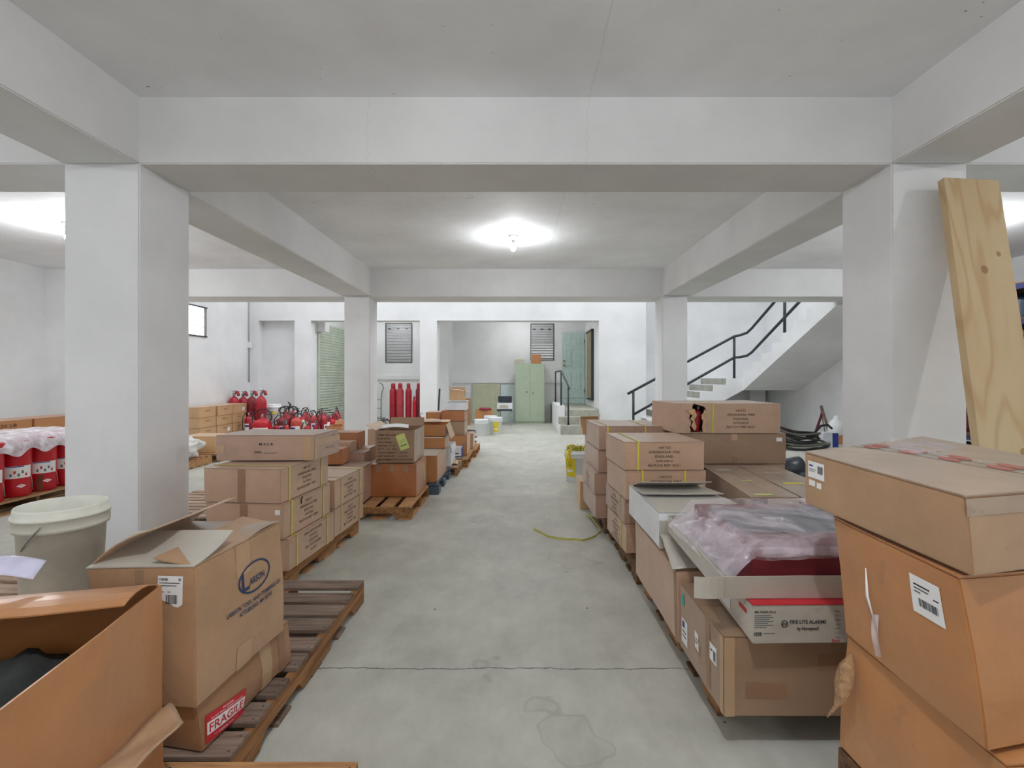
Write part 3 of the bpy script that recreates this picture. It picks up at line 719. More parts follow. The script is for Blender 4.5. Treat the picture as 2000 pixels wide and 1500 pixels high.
mb = MB(); mb.grid(lambda u, v: Vector(((u-.5)*.26, (v-.5)*.07, .05*math.sin(u*3)+.02*v)), 10, 6, mat('silvery_film', (206, 204, 226), .22, .1, 9)); o = mb.build('plastic_sheet', solid=.002); o.location = (-1.58, 1.46, .80); o.rotation_euler = (R(12), R(-8), R(12))
tag(o, 'silvery plastic sheet lying over the rim of the big open orange box', 'sheet')
# fragile box and the stamped box on it
c = Carton('low crushed brown box with a red sticker, under the printed kraft box', -1.47, -1.03, 1.66, 2.2, .145, .318, card('dark_kraft_board', (156, 114, 78)),
           qb=[(-1.46, 1.70), (-1.08, 1.66), (-1.02, 2.19), (-1.44, 2.2)], qt=[(-1.46, 1.66), (-1.09, 1.64), (-1.035, 2.19), (-1.44, 2.2)], warp=.014, bulge=.012)
c.body().closed('x').patch('R', .33, .0, .07, .172, CTAPE).patch('R', .45, .0, .05, .172, TAPE)
c.patch('R', .015, .018, .19, .095, REDINK, 'label', R(-8), [('bar', .004, .027, .182, .042, PAPER), ('text', 'FRAGILE', .095, .048, .03, .165, REDINK), ('text', 'PLEASE', .095, .086, .006, .05, PAPER), ('text', 'DO NOT DROP · HANDLE WITH CARE', .095, .076, .005, .15, PAPER), ('text', '*** THANK YOU ***', .095, .012, .007, .12, PAPER)], off=.004, label='red and white sticker reading FRAGILE')
c = Carton('kraft box printed with a blue oval logo, torn top flaps, on the fragile box', -1.42, -1.06, 1.62, 2.12, .322, .79, KRAFT,
           qb=[(-1.40, 1.66), (-1.07, 1.62), (-1.02, 2.12), (-1.40, 2.14)], qt=[(-1.425, 1.60), (-1.07, 1.615), (-1.035, 2.12), (-1.42, 2.14)], warp=.012, bulge=.006)
prints = [('R', .305, .232, .0165, ['LARSON TOOL AND STAMPING CO', 'ATTLEBORO, MA 02703'], {'m': BLUEINK, 'ws': [.33, .20], 'bold': True, 'gap': 1.5})]
c.body(prints)
# blue oval and lettering drawn on the body's own mesh
mb = MB(); fR = c.F('R'); n_ = 40; vs = []
for i in range(n_):
    a = 2*math.pi*i/n_
    for k, (rx, rz) in enumerate(((.100, .058), (.092, .051))): vs.append(fR(.305+rx*math.cos(a)+.0, .318+rz*math.sin(a), .0024))
mb.add(vs, [(2*i, 2*((i+1) % n_), 2*((i+1) % n_)+1, 2*i+1) for i in range(n_)], BLUEINK)
put_text(mb, 'L', fR, .248, .318, .068, BLUEINK, .045, True); put_text(mb, 'ARSON', fR, .318, .306, .026, BLUEINK, .095, True)
mb.build('logo_print', c.root)
c.patch('R', .20, .345, .085, .12, CTAPE, 'tape').patch('R', .20, .0, .08, .09, CTAPE, 'tape').patch('F', .16, .05, .03, .41, BROWNT, 'tape')
c.patch('F', .235, .335, .085, .105, PAPER, 'label', R(-2), [('text', '10608', .02, .094, .009, .028), ('text', 'E', .076, .094, .009, .008), ('bar', .005, .080, .07, .003, SLATEG), ('bar', .005, .071, .06, .003, SLATEG), ('bar', .01, .05, .012, .003, SLATEG), ('bar', .035, .05, .008, .003, SLATEG), ('code', .028, .012, .04, .03)], torn=.05)
c.flap('F', -84, .20, .0, GREYB, .2).flap('B', -78, .26, .0, DUSTY, -.25).flap('L', -42, .22, .02, KRAFT, -.3).flap('R', -86, .15, .01, KRAFT, .1)
# dirty bucket on a stack of pallets
for k in range(3):
    pallet(['pinkish wooden pallet at the bottom of the stack under the dirty bucket', 'middle pallet of the stack under the dirty bucket', 'topmost pallet of the stack, right under the dirty bucket'][k],
           -3.0, -1.86, 1.75, 2.56, .153*k, .151, 'y', WOODP, WOODD, n=6, group='pallets stacked under the dirty bucket')
def bucket(label, x, y, z, r=.15, h=.37, m=BUCKW, group=None, ha=-40, hdown=60, sticker=None, lid=False):
    t = thing('bucket', label, 'bucket', (x, y, z), 0, group)
    mb = MB(); k = r/.15; rb = .128*k; rt = .146*k
    mb.lathe([(rb-.006, 0), (rb, .004), (rb+(rt-rb)*.7, h*.76), (rt+.006, h*.765), (rt+.009, h*.80), (rt+.008, h*.885), (rt+.012, h*.89), (rt+.012, h*.915), (rt+.004, h*.92), (rt+.004, h-.008), (rt+.001, h), (rt-.004, h-.002), (rb-.004, .006)], m, 48, cap=False)
    mb.lathe([(rb-.004, .003), (rb-.004, .007)], m, 48); mb.build('bucket_body', t)
    mb = MB(); a = R(ha); hx, hy = math.cos(a), math.sin(a); zz = h*.86; pts = []
    for i in range(21):
        th = math.pi*i/20; d = -R(hdown); sx = math.cos(th)*(rt+.02); l = math.sin(th)*(rt+.03)
        off = l*math.cos(d); pts.append((hx*sx-hy*off*(-1), hy*sx-hx*off, zz+l*math.sin(d)))
    mb.tube(pts, .0028, METAL if m is BUCKD else m, 6); mb.build('handle', t)
    if lid:
        mb = MB(); mb.lathe([(rt+.012, h-.012), (rt+.014, h+.004), (rt, h+.008), (.001, h+.004)], lid, 40, cap=False); mb.build('lid', t)
    if sticker:
        a0, a1, z0, z1, sm = sticker; mb = MB()
        def fn(u, v):
            a = a0+(a1-a0)*u; z = z0+(z1-z0)*v; rr = rb+(rt-rb)*z/(h*.76)*.92+.003
            return Vector((rr*math.cos(a), rr*math.sin(a), z))
        mb.grid(fn, 10, 4, sm)
        zz = z0+(z1-z0)*.3; mb.grid(lambda u, v: Vector(fn(.2+u*.6, .25+v*.12))*1.004, 8, 1, PAPER)
        mb.build('label', t)
    return t
bucket('dirty white plastic bucket with a wire handle, beside the near left column', -1.99, 2.13, .462, .158, .41, BUCKD, ha=-69, hdown=50)

# ---------------------------------------------------------------- strapped cartons on the left
pallet('wooden pallet under the strapped cartons on the left', -2.55, -1.50, 3.30, 4.50, deck=WOODN, stringer=WOODB, n=7, rz=R(-5))
def strapped(label, corner, w, d, z0, z1, ang, m=TAN, lines=None, face='R', flip=False, front_label=False, group='strapped cartons left of the aisle'):
    """corner = near-right bottom corner; ang turns the far end towards the aisle"""
    a = R(ang); ux, uy = math.cos(a), -math.sin(a); vx, vy = math.sin(a), math.cos(a)
    nr = corner; nl = (nr[0]-ux*w, nr[1]-uy*w); fr = (nr[0]+vx*d, nr[1]+vy*d); fl = (nl[0]+vx*d, nl[1]+vy*d)
    c = Carton(label, nr[0]-w, nr[0], nr[1], nr[1]+d, z0, z1-.004, m, qb=[nl, nr, fr, fl], warp=.004, group=group)
    lines = lines or ['HRTS1', 'ARDENOAK FIRE', 'ENGLAND', 'GW22KG', 'BATCH REF 1909']
    H = z1-z0; h = .0185; ws = [.085, .23, .12, .10, .24]
    W_ = d if face == 'R' else w
    top = H-.043 if not flip else .05
    c.body([(face, W_*.5, top, h, lines, {'ws': ws, 'gap': 1.75, 'rot': math.pi if flip else 0})])
    c.closed('x')
    return c
L5 = ['HRTS1', 'ARDENOAK FIRE', 'ENGLAND', 'GW22KG', 'BATCH REF 1909']
rows = [('bottom carton of the left strapped stack, its print upside down', .145, .358, (-1.505, 3.20), True),
        ('middle carton of the left strapped stack, a torn nick above its print', .362, .592, (-1.53, 3.18), False),
        ('top carton of the left strapped stack, below the flat taped box', .596, .822, (-1.545, 3.18), False)]
for lb, z0, z1, cr, fl in rows:
    c = strapped(lb, cr, .54, .64, z0, z1, 5.5, flip=fl)
    c.strap('y', .10).strap('y', .53).patch('F', .24, 0, .055, z1-z0-.005, TAPE)
    if z0 > .3 and z0 < .5:
        c.patch('F', .485, .16, .035, .032, PAPER, 'label')
        mb = MB(); fR = c.F('R'); mb.tube([fR(.235, .225, .003), fR(.22, .215, .006), (fR(.215, .20, .004)), fR(.222, .18, .003)], .004, INK, 6); mb.build('torn_edge', c.root)
for lb, z0, z1 in (('lower carton of the far strapped pair on the left pallet', .145, .370), ('upper carton of the far strapped pair on the left pallet', .374, .602)):
    c = strapped(lb, (-1.455, 3.88), .5, .58, z0, z1, 4.5); c.strap('y', .12).strap('y', .49)
# flat taped box on top
a = R(4); c = Carton('flat taped box marked M 3 C R, on top of the left strapped stack', -2.145, -1.44, 3.47, 3.84, .832, 1.01, TAN2, qb=[(-2.13, 3.45), (-1.445, 3.47), (-1.415, 3.86), (-2.10, 3.84)], warp=.007)
c.body([('F', .355, .118, .017, ['M 3 C R'], {'ws': [.105], 'm': BLACKINK, 'bold': True}), ('F', .30, .062, .016, ['C/NO.:'], {'ws': [.06], 'm': BLACKINK, 'bold': True}),
        ('R', .22, .065, .015, ['M 3 C R'], {'ws': [.12], 'm': INK}), ('R', .25, .15, .012, ['—— ONE'], {'ws': [.1], 'm': INK})])
c.closed('x').patch('F', .0, .05, .06, .06, CTAPE).patch('F', .63, .0, .05, .17, CTAPE).patch('R', .0, .0, .05, .17, CTAPE).patch('F', .345, .053, .09, .003, BLACKINK, 'pen_line').patch('R', 0, .095, .39, .045, CTAPE)

# ---------------------------------------------------------------- second pallet on the left: orange box, printed box, small cartons
pallet('brown wooden pallet with open notches under the rust coloured box', -2.3, -1.055, 4.87, 5.80, deck=WOODN, stringer=WOODB, axis='x', n=7)
def cube(label, x0, x1, y0, y1, z0, z1, m, group=None, top='x', prints=(), **k):
    c = Carton(label, x0, x1, y0, y1, z0, z1-.004, m, group=group, **k); c.body(prints)
    if top: c.closed(top)
    return c
g2 = 'small cartons behind the left strapped stack'
c = cube('lowest small carton behind the left strapped stack, its lid flap ajar', -2.25, -1.565, 4.93, 5.22, .145, .52, TAN2, g2, None); c.closed('x', lift=(.0, .0)); c.flap('R', 60, .09, m=TAN)
c = cube('small carton resting on the ajar carton, nearest the flat taped box', -2.2, -1.79, 4.96, 5.2, .53, .69, HONEY, g2, m=None) if False else cube('small orange carton resting on the carton with the ajar flap', -2.2, -1.79, 4.96, 5.2, .535, .69, RUST, g2)
c = cube('low dark carton wedged beside the rust coloured box', -2.25, -1.652, 5.25, 5.5, .145, .61, TAN2, g2)
c = cube('shallow carton behind the small orange carton', -2.2, -1.80, 5.26, 5.46, .614, .722, TAN, g2)
c = cube('tall back carton beside the far left column base', -2.27, -1.68, 5.53, 5.78, .145, .618, HONEY, g2)
c = cube('open fronted carton topmost of the small carton heap', -2.27, -1.80, 5.5, 5.76, .622, .80, RUST, g2)
c = cube('wide rust coloured box at the front of the second left pallet', -1.62, -1.08, 5.22, 5.79, .145, .49, RUST, None, 'x', warp=.006, bulge=.012)
for u in (.1, .25, .4): c.patch('F', u, .27, .05, .065, BROWNT)
c.patch('R', .36, .1, .05, .19, PAPERY, 'label', 0, [('bar', .012, .03, .008, .12, GREENC)])
lines = ['ITEM#  BC4-144R', 'P.O.#: 00754', 'Color: Brown', 'Quantity:   8   St', 'Q\'TY     4    PCS', 'GROSS WEIGHT:  18.5 KG', 'NET WEIGHT:    16.9 KG', 'MEASUREMENT: 57.5X43X33.0CM']
c = Carton('open brown box with eight printed lines and a green sheet, on the rust box', -1.535, -1.114, 5.27, 5.82, .5, .848, BROWNT, warp=.004)
c.body([('F', .025, .300, .0155, lines, {'ws': [.20, .13, .15, .19, .21, .32, .32, .375], 'gap': 2.45, 'align': 'l', 'bold': True})], True)
for k in range(6): c.patch('R', .14+.01*(k % 2), .29-.045*k, .17, .014, GREYB, 'printed_line', R(8))
for o in c.root.children: pass
c.patch('F', .275, .13, .10, .17, PAPERY, 'label', R(20), [('bar', .015, .04, .07, .012, GREENC), ('bar', .02, .08, .06, .003, GREENC), ('bar', .02, .1, .06, .003, GREENC)])
c.flap('L', 60, .12, m=HONEY).flap('B', 40, .12)
def sheet(label, x, y, z, w, d, rz, rx=0, m=PAPER, cat='paper', name='paper_sheet', ry=0, curl=.015):
    mb = MB(); mb.grid(lambda u, v: Vector(((u-.5)*w, (v-.5)*d, curl*math.sin(u*3.1)+curl*.5*math.sin(v*4))), 8, 8, m)
    o = mb.build(name, solid=.002); o.location = (x, y, z); o.rotation_euler = (R(rx), R(ry), R(rz)); return tag(o, label, cat)
sheet('white sheet of paper lying in the open printed brown box', -1.38, 5.5, .872, .30, .3, 12, 3)
# ---------------------------------------------------------------- third group: orange box on blue plastic pallet and beyond
def plastic_pallet(label, x0, x1, y0, y1, h=.14):
    t = thing('plastic_pallet', label, 'pallet', ((x0+x1)/2, (y0+y1)/2, 0)); mb = MB(); w, d = x1-x0, y1-y0
    for i in range(9): a = -w/2+i*w/9; mb.rbox(a, a+w/9*.8, -d/2, d/2, h-.03, h, BLUEPL, .003)
    for j in range(4): a = -d/2+.02+j*(d-.1)/3; mb.box(-w/2, w/2, a, a+.06, h-.05, h-.02, BLUEPL)
    mb.build('deck', t)
    for i in range(3):
        for j in range(3):
            mb = MB(); cx = -w/2+.07+i*(w-.14)/2; cy = -d/2+.08+j*(d-.16)/2; mb.rbox(cx-.07, cx+.07, cy-.08, cy+.08, 0, h-.045, BLUEPL, .008); mb.build('foot', t)
plastic_pallet('blue grey plastic pallet under the narrow orange box', -2.1, -.95, 5.90, 6.95)
c = cube('narrow orange box with a pale top, on the blue plastic pallet', -1.55, -.975, 5.93, 6.70, .145, .47, ORANGE, None, 'y', warp=.005)
c.patch('T', .29, .0, .28, .6, GREYB, 'paper_strip')
c = cube('lower of two wide orange boxes with a white gap between them', -1.4, -.965, 6.5, 6.95, .478, .635, ORANGE, None, 'x')
c.patch('F', .1, .137, .31, .012, PAPER, 'torn_edge')
c = Carton('upper wide orange box with one flap hanging towards the aisle', -1.4, -.955, 6.5, 6.95, .642, .79, ORANGE); c.body(open_top=True).flap('R', 160, .2, m=HONEY).flap('B', 80, .12, m=HONEY).flap('L', 100, .15, m=HONEY)
sheet('pale card lid lying over the upper wide orange box', -1.22, 6.85, .82, .3, .25, 8, 2, HONEY, 'lid', 'card_sheet')
pallet('short wooden pallet behind the blue plastic pallet', -2.2, -.86, 7.0, 7.58, deck=WOODP, stringer=WOODB, n=4, bottom=3)
c = Carton('white open box low on the aisle side, behind the narrow orange box', -1.38, -.955, 7.0, 7.5, .145, .44, WHITEB); c.body(open_top=True).flap('R', 170, .1, m=WHITEB)
c = cube('tall carton supporting the white tray near the far left column', -2.15, -1.41, 7.0, 7.55, .145, .68, TAN, None, 'x')
mb = MB(); mb.rbox(-.12, .12, -.1, .1, 0, .05, PAPER, .012); o = mb.build('foam_tray', origin=None); o.location = (-1.66, 7.25, .684); tag(o, 'white foam tray on the tall carton near the far left column', 'tray')
sheet('loose white sheet hanging over the tall carton by the far left column', -1.93, 7.1, .70, .3, .3, 10, 6)
pallet('wooden pallet under the five box column with a white box on top', -1.95, -.78, 7.66, 8.62, deck=WOODY, axis='x', n=6, stringer=WOODB)
pallet('bare ended wooden pallet farthest up the left side of the aisle', -1.8, -.73, 8.66, 9.56, deck=WOODN, axis='x', n=6, stringer=WOODB)
c = cube('blue and white carton low beside the five box column', -1.12, -.885, 7.68, 7.96, .145, .31, WHITEB, None, 'x'); c.patch('R', .0, 0, .27, .155, BLUEC, 'printed_side').patch('F', .0, .02, .23, .02, DARKV, 'printed_stripe').patch('F', .0, .075, .2, .015, DARKV, 'printed_stripe')
c.flap('R', 30, .07, m=BLUEC)
g3 = 'column of boxes left of the aisle near the white buckets'
c = cube('bottom box of the five box column, widest of them', -1.28, -.825, 8.0, 8.55, .145, .477, ORANGE, g3)
c = cube('second box up in the five box column, with a dark upper band', -1.24, -.868, 8.02, 8.5, .48, .70, BROWNT, g3)
c = cube('third box up in the five box column, plain orange, below the white box', -1.24, -.87, 8.02, 8.5, .704, .882, RUST, g3)
c = cube('white box with a loose lid, fourth up in the five box column', -1.165, -.84, 8.02, 8.4, .886, 1.015, WHITEB, g3, 'x')
sheet('open white sheet on the white box of the five box column', -.99, 8.2, 1.03, .36, .3, 5, 0, curl=.012)
c = Carton('small open brown box topmost of the five box column, card scraps inside', -1.12, -.88, 8.1, 8.35, 1.05, 1.2, HONEY, warp=.006, group=g3); c.body(open_top=True).flap('L', 10, .07).flap('R', 100, .08, m=HONEY).flap('B', 5, .06)
sheet('card scrap sticking out of the small topmost open box', -1.0, 8.22, 1.205, .2, .12, 20, 10, HONEY, 'card', 'card_scrap', 8)
c = cube('orange carton set back behind the five box column', -1.54, -1.30, 8.2, 8.6, .145, .84, ORANGE, None)
c = cube('upright narrow kraft carton at the end of the far left pallet', -.9, -.79, 8.75, 9.1, .145, .42, TAN, None)
c = cube('brown carton standing on the far left pallet, dark contents beside it', -1.28, -1.06, 9.0, 9.4, .145, .86, RUST, None)
for i, (x, y, z, w, m, lb) in enumerate(((-.89, 9.25, .20, .16, GREENC, 'bundle of green cloth'), (-.89, 9.25, .30, .16, PINKC, 'bundle of mauve cloth'), (-.89, 9.25, .395, .15, DARKC, 'bundle of dark cloth'))):
    mb = MB(); b = bmesh.new(); bmesh.ops.create_icosphere(b, subdivisions=3, radius=1)
    for p in b.verts: k = 1+.35*noise.noise(p.co*2.2+Vector((i*5, 0, 0))); p.co = Vector((p.co.x*w*.7*k, p.co.y*w*.95*k, p.co.z*.042*k))
    mb.bm(b, m, True); o = mb.build('cloth_bundle', fix=False); o.location = (x, y, z); tag(o, lb+' heaped on the far left pallet by the white buckets', 'cloth', 'cloth bundles on the far left pallet')
sheet('torn card tray on the floor beside the aisle end of the short pallet', -.93, 7.3, .155, .1, .4, 4, 0, HONEY, 'card', 'card_tray')

# ---------------------------------------------------------------- white buckets and things in the recess
bucket('white bucket with a lid, left of the three beside the pallets', -.88, 12.0, 0, .165, .39, BUCKW, 'white buckets on the far floor', ha=20, hdown=70, lid=BUCKW)
bucket('white bucket with a yellow label, nearest the black chair', -.54, 12.3, 0, .165, .42, BUCKW, 'white buckets on the far floor', ha=20, hdown=70, lid=BUCKW, sticker=(R(-112), R(-60), .06, .32, YELL))
bucket('white bucket half hidden between the other two', -.70, 12.75, 0, .165, .42, BUCKW, 'white buckets on the far floor', lid=BUCKW)
c = Carton('low brown carton with red contents behind the white buckets', -1.12, -.66, 13.0, 13.4, 0, .55, ORANGE); c.body(open_top=True)
mb = MB(); mb.lathe([(.16, 0), (.17, .02), (.15, .06), (.001, .07)], MAROON, 24); o = mb.build('red_lid'); o.location = (-.86, 13.1, .553); tag(o, 'dull red round lid lying in the low brown carton', 'lid')
mb = MB(); mb.rbox(-.45, .45, -.008, .008, 0, 1.24, OLIVE, .002); o = mb.build('panel_board'); o.location = (-1.0, 15.7, .004); o.rotation_euler = (R(-7), 0, 0); tag(o, 'large olive panel leaning on the recess wall behind the buckets', 'panel')
mb = MB(); mb.rbox(-.3, .3, -.008, .008, 0, 1.2, PALEB, .002); o = mb.build('panel_board'); o.location = (-.235, 15.72, .004); o.rotation_euler = (R(-5), 0, 0); tag(o, 'pale blue panel leaning on the recess wall behind the black chair', 'panel')
c = cube('tall narrow brown carton beside the olive panel', -1.62, -1.42, 14.6, 14.9, 0, .8, RUST, None)
mb = MB(); mb.rbox(-.02, .02, -.02, .02, 0, 1.15, BLACKM, .004); o = mb.build('metal_bar'); o.location = (-2.02, 12.3, 0); o.rotation_euler = (0, R(3), 0); tag(o, 'dark metal bar leaning on the back column left of the recess', 'bar')
# green cabinet
t = thing('metal_cabinet', 'pale green two door steel cabinet standing in the recess', 'cabinet', (.40, 15.2, 0))
mb = MB(); mb.rbox(-.46, .46, 0, .45, .03, 1.86, GREENM, .006); mb.box(-.44, .44, .02, .43, 0, .03, GREENM); mb.build('cabinet_body', t)
for s_ in (-1, 1):
    mb = MB(); x0, x1 = (-.45, -.003) if s_ < 0 else (.003, .45); mb.rbox(x0, x1, -.018, 0, .06, 1.83, GREENM, .004); d = mb.build('door', t)
    mb = MB()
    if s_ < 0: mb.lathe([(.018, 0), (.018, .015), (.001, .016)], BLACKM, 16, Matrix.Translation((-.1, -.018, .98)) @ Matrix.Rotation(R(90), 4, 'X')); mb.build('lock', d)
    else: mb.lathe([(.016, 0), (.016, .02), (.001, .021)], METAL, 16, Matrix.Translation((.1, -.018, .98)) @ Matrix.Rotation(R(90), 4, 'X')); mb.tube([(.1, -.038, .98), (.075, -.04, .93)], .008, METAL, 8); mb.build('handle', d)
c = cube('plain brown carton on top of the green cabinet', .44, .75, 15.25, 15.55, 1.864, 2.15, ORANGE, None)
c = Carton('grey tray of papers on top of the green cabinet', -.09, .24, 15.22, 15.5, 1.864, 1.98, GREYB); c.body(open_top=True)
c = cube('yellowed paper bundle inside the grey tray on the cabinet', -.05, .2, 15.26, 15.46, 1.872, 2.0, PAPERY, None)
# chair with white box on its seat
t = thing('visitor_chair', 'black vinyl chair on chrome legs beside the green cabinet', 'chair', (-.37, 14.75, 0))
mb = MB(); mb.rbox(-.24, .22, -.24, .2, .43, .48, DARKV, .02); mb.build('seat', t)
mb = MB(); mb.rbox(-.21, .21, .17, .21, .62, .86, DARKV, .015); mb.build('backrest', t)
for x in (-.215, .215):
    mb = MB(); mb.tube([(x, -.22, 0), (x, -.2, .43)], .011, CHROME, 8); mb.build('leg', t)
    mb = MB(); mb.tube([(x, .24, 0), (x, .19, .43), (x, .2, .85)], .011, CHROME, 8); mb.build('leg', t)
c = cube('flat white appliance box on the seat of the black chair', -.6, -.14, 14.56, 14.86, .485, .66, WHITEB, None); c.patch('F', .08, .02, .25, .1, GREYB, 'printed_side')

# ---------------------------------------------------------------- right side: near pallet
pallet('long dark pallet under the taped brown box and white lidded box', .84, 1.95, 2.04, 3.22, deck=WOODD, stringer=WOODB, n=8)
c = cube('large taped brown box under the red and white carton', .775, 1.78, 1.825, 2.315, .145, .450, BROWNT, None, 'x', warp=.006,
         qb=[(.778, 1.83), (1.78, 1.83), (1.78, 2.315), (.775, 2.315)])
c.patch('L', .32, .02, .045, .27, TAPE).patch('L', .18, .09, .07, .05, TAPE, rot=R(-5)).patch('F', .08, .07, .16, .06, TAPE, rot=R(-2)).patch('F', .36, .17, .1, .06, TAPE, rot=R(8)).patch('F', .0, .0, .04, .30, CTAPE).patch('L', .455, 0, .03, .3, CTAPE)
lab = [('bar', .008, .06, .03, .008), ('bar', .008, .045, .04, .004), ('code', .008, .01, .035, .018)]
c.patch('L', .02, .04, .075, .11, PAPER, 'label', 0, [('bar', .01, .07, .03, .03, BLUEC), ('bar', .01, .05, .05, .006), ('bar', .01, .03, .05, .006)])
c.patch('L', .19, .10, .045, .075, PAPER, 'label', 0, lab[1:2]).patch('L', .36, .15, .065, .07, PAPER, 'label', 0, [('code', .035, .01, .022, .04), ('bar', .008, .04, .02, .006)])
mb = MB(); fn = c.F('L'); n_ = 24; mb.add([fn(.04+.02*math.cos(6.283*i/n_), .235+.028*math.sin(6.283*i/n_), .002) for i in range(n_)], [tuple(range(n_))], TEAL); o = mb.build('round_sticker', c.root); o['label'] = 'round teal sticker'
# red and white alarm panel carton
c = Carton('white carton with red top printed with a fire alarm maker, on the taped box', .84, 1.62, 1.757, 2.12, .458, .598, GREYB, qb=[(.85, 1.757), (1.62, 1.77), (1.63, 2.12), (.875, 2.12)], warp=.003)
pr = [('F', .205, .055+.025, .0135, ['FIRE·LITE ALARMS', 'by Honeywell'], {'ws': [.135, .08], 'gap': 1.75, 'm': BLACKINK, 'bold': True}),
      ('F', .305, .118, .009, ['The', '• Do', '• Ma', '• Po', '• Pr', '• Te', '• Qu'], {'gap': 1.75, 'align': 'l', 'm': BLUEINK}),
      ('F', .294, .012, .011, ['Now'], {'align': 'l', 'm': REDINK, 'bold': True})]
c.body(pr)
mb = MB(); fn = c.F('F')
for rx, r0 in ((.013, .0105),):
    mb.add([fn(.118+(rx if k else r0)*math.cos(6.283*i/24), .073+(rx if k else r0)*math.sin(6.283*i/24), .0022) for i in range(24) for k in (0, 1)], [(2*i, 2*((i+1) % 24), 2*((i+1) % 24)+1, 2*i+1) for i in range(24)], BLACKINK)
mb.tube([fn(.110, .068, .0022), fn(.116, .078, .0022), fn(.120, .068, .0022), fn(.126, .078, .0022)], .0016, BLACKINK, 6); mb.build('logo_print', c.root)
c.closed('x', REDINK)
c.patch('F', .002, .012, .085, .118, GREYB, 'label', 0, [('text', 'MS-9600UDLS', .044, .105, .009, .078), ('bar', .004, .09, .06, .003, SLATEG), ('bar', .004, .083, .07, .003, SLATEG), ('bar', .004, .076, .055, .003, SLATEG), ('bar', .004, .069, .07, .003, SLATEG), ('bar', .004, .062, .05, .003, SLATEG), ('bar', .004, .055, .07, .003, SLATEG), ('bar', .004, .048, .045, .003, SLATEG), ('code', .002, .018, .03, .014), ('bar', .036, .026, .045, .003, SLATEG)], label='printed specification panel')
c.patch('L', .02, .02, .13, .11, WHITEB, 'label', 0, [('code', .01, .015, .05, .02), ('bar', .01, .05, .1, .006, SLATEG), ('bar', .01, .065, .09, .006, SLATEG), ('bar', .02, .085, .07, .01, BLACKINK)])
c.patch('L', .24, .085, .07, .016, REDINK, 'printed_panel')
# grey tray and the bagged red box
c = Carton('grey shallow open tray under the bagged red box', .66, 1.60, 1.79, 2.58, .604, .69, GREYB, qb=[(.76, 1.80), (1.60, 1.80), (1.60, 2.57), (.80, 2.57)], qt=[(.755, 1.79), (1.61, 1.79), (1.61, 2.58), (.80, 2.58)], warp=.006)
c.body(open_top=True)
mb = MB(); mb.grid(lambda u, v: Vector((.65+.108*u, 1.787-.008*math.sin(u*3), .612+.078*v))-c.o, 4, 3, GREYB, False); mb.build('flap', c.root, solid=.004)
c = Carton('dark red box in a clear plastic bag, lying in the grey tray', .89, 1.56, 1.84, 2.25, .613, .772, BURG, qb=[(.88, 1.84), (1.56, 1.84), (1.56, 2.5), (.89, 2.5)], qt=[(.90, 1.86), (1.56, 1.86), (1.56, 2.5), (.91, 2.5)], warp=.004)
c.body([('T', .0, 0, .001, [])])
c.patch('T', .03, .11, .6, .24, SLATEG, 'printed_panel', 0, [('text', 'SRX', .25, .12, .04, .1, PAPER)])
bx = c
mb = MB()
def bagfn(u, v):
    # sheet over the top of the box, hanging down on the near, left and far sides
    x = -.12+u*.86; y = -.02+v*.60
    z = .178
    if x < .0: z -= min(.16, (-x)*1.1)
    if y < .015: z -= min(.05, (.015-y)*1.4)
    p = bx.o+Vector((-.335+x, -.205+y*1.12, z))
    w = noise.noise_vector(Vector((x*9, y*9, 3)))*.010+noise.noise_vector(Vector((x*26, y*22, 5)))*.004
    return p+w+Vector((0, 0, .012))
mb.grid(bagfn, 48, 34, FILM)
def bagfront(u, v):
    x = .86*u-.03; p = bx.o+Vector((-.335+x, -.222-.012*math.sin(v*3), .172-v*.045*(.6+.4*math.cos(u*2.2))))
    return p+noise.noise_vector(Vector((x*14, v*4, 8)))*.008
mb.grid(bagfront, 40, 12, FILM)
def bagcorner(u, v):
    p0 = bx.o+Vector((-.47, .30, .10)); p1 = bx.o+Vector((-.40, -.12, .05)); e0 = bx.o+Vector((-.36, .20, .165)); e1 = bx.o+Vector((-.33, -.14, .15))
    a = p0.lerp(p1, v); b_ = e0.lerp(e1, v); return a.lerp(b_, u)+noise.noise_vector(Vector((u*5, v*9, 2)))*.014
mb.grid(bagcorner, 14, 24, FILM)
o = mb.build('plastic_bag', fix=False); tag(o, 'crinkled clear plastic bag wrapped over the dark red box', 'bag')
# lidded white box on a brown one
c = cube('long brown box beneath the white lidded box beside the aisle', .775, 1.38, 2.335, 3.18, .145, .49, TAN, None, None, warp=.006, qt=[(.765, 2.335), (1.38, 2.335), (1.38, 3.18), (.775, 3.18)])
c.patch('L', .80, .0, .04, .35, TAPE)
mb = MB()
c = Carton('white box with a scuffed grey lid, between the strapped cartons and the bagged box', .75, 1.28, 2.62, 3.28, .50, .69, WHITEB, qb=[(.765, 2.62), (1.28, 2.62), (1.24, 3.30), (.76, 3.30)], warp=.006)
c.body(); c.closed('x', GREYB, lift=(0, .02)); c.flap('B', -72, .22, .02, GREYB)
def wing(u, v):
    a = Vector((.765, 2.60, .585)); b_ = Vector((1.02, 2.60, .60)); d = Vector((.745, 2.335, .50)); e = Vector((1.2, 2.335, .52))
    return a.lerp(b_, u).lerp(d.lerp(e, u), v)+noise.noise_vector(Vector((u*3, v*3, 9)))*.008-c.o
m2 = MB(); m2.grid(wing, 8, 8, GREYB); m2.build('flap', c.root, solid=.004)
c.patch('F', .0, .0, .5, .15, GREYB, 'end_panel').patch('F', .16, .07, .07, .1, TAPE)

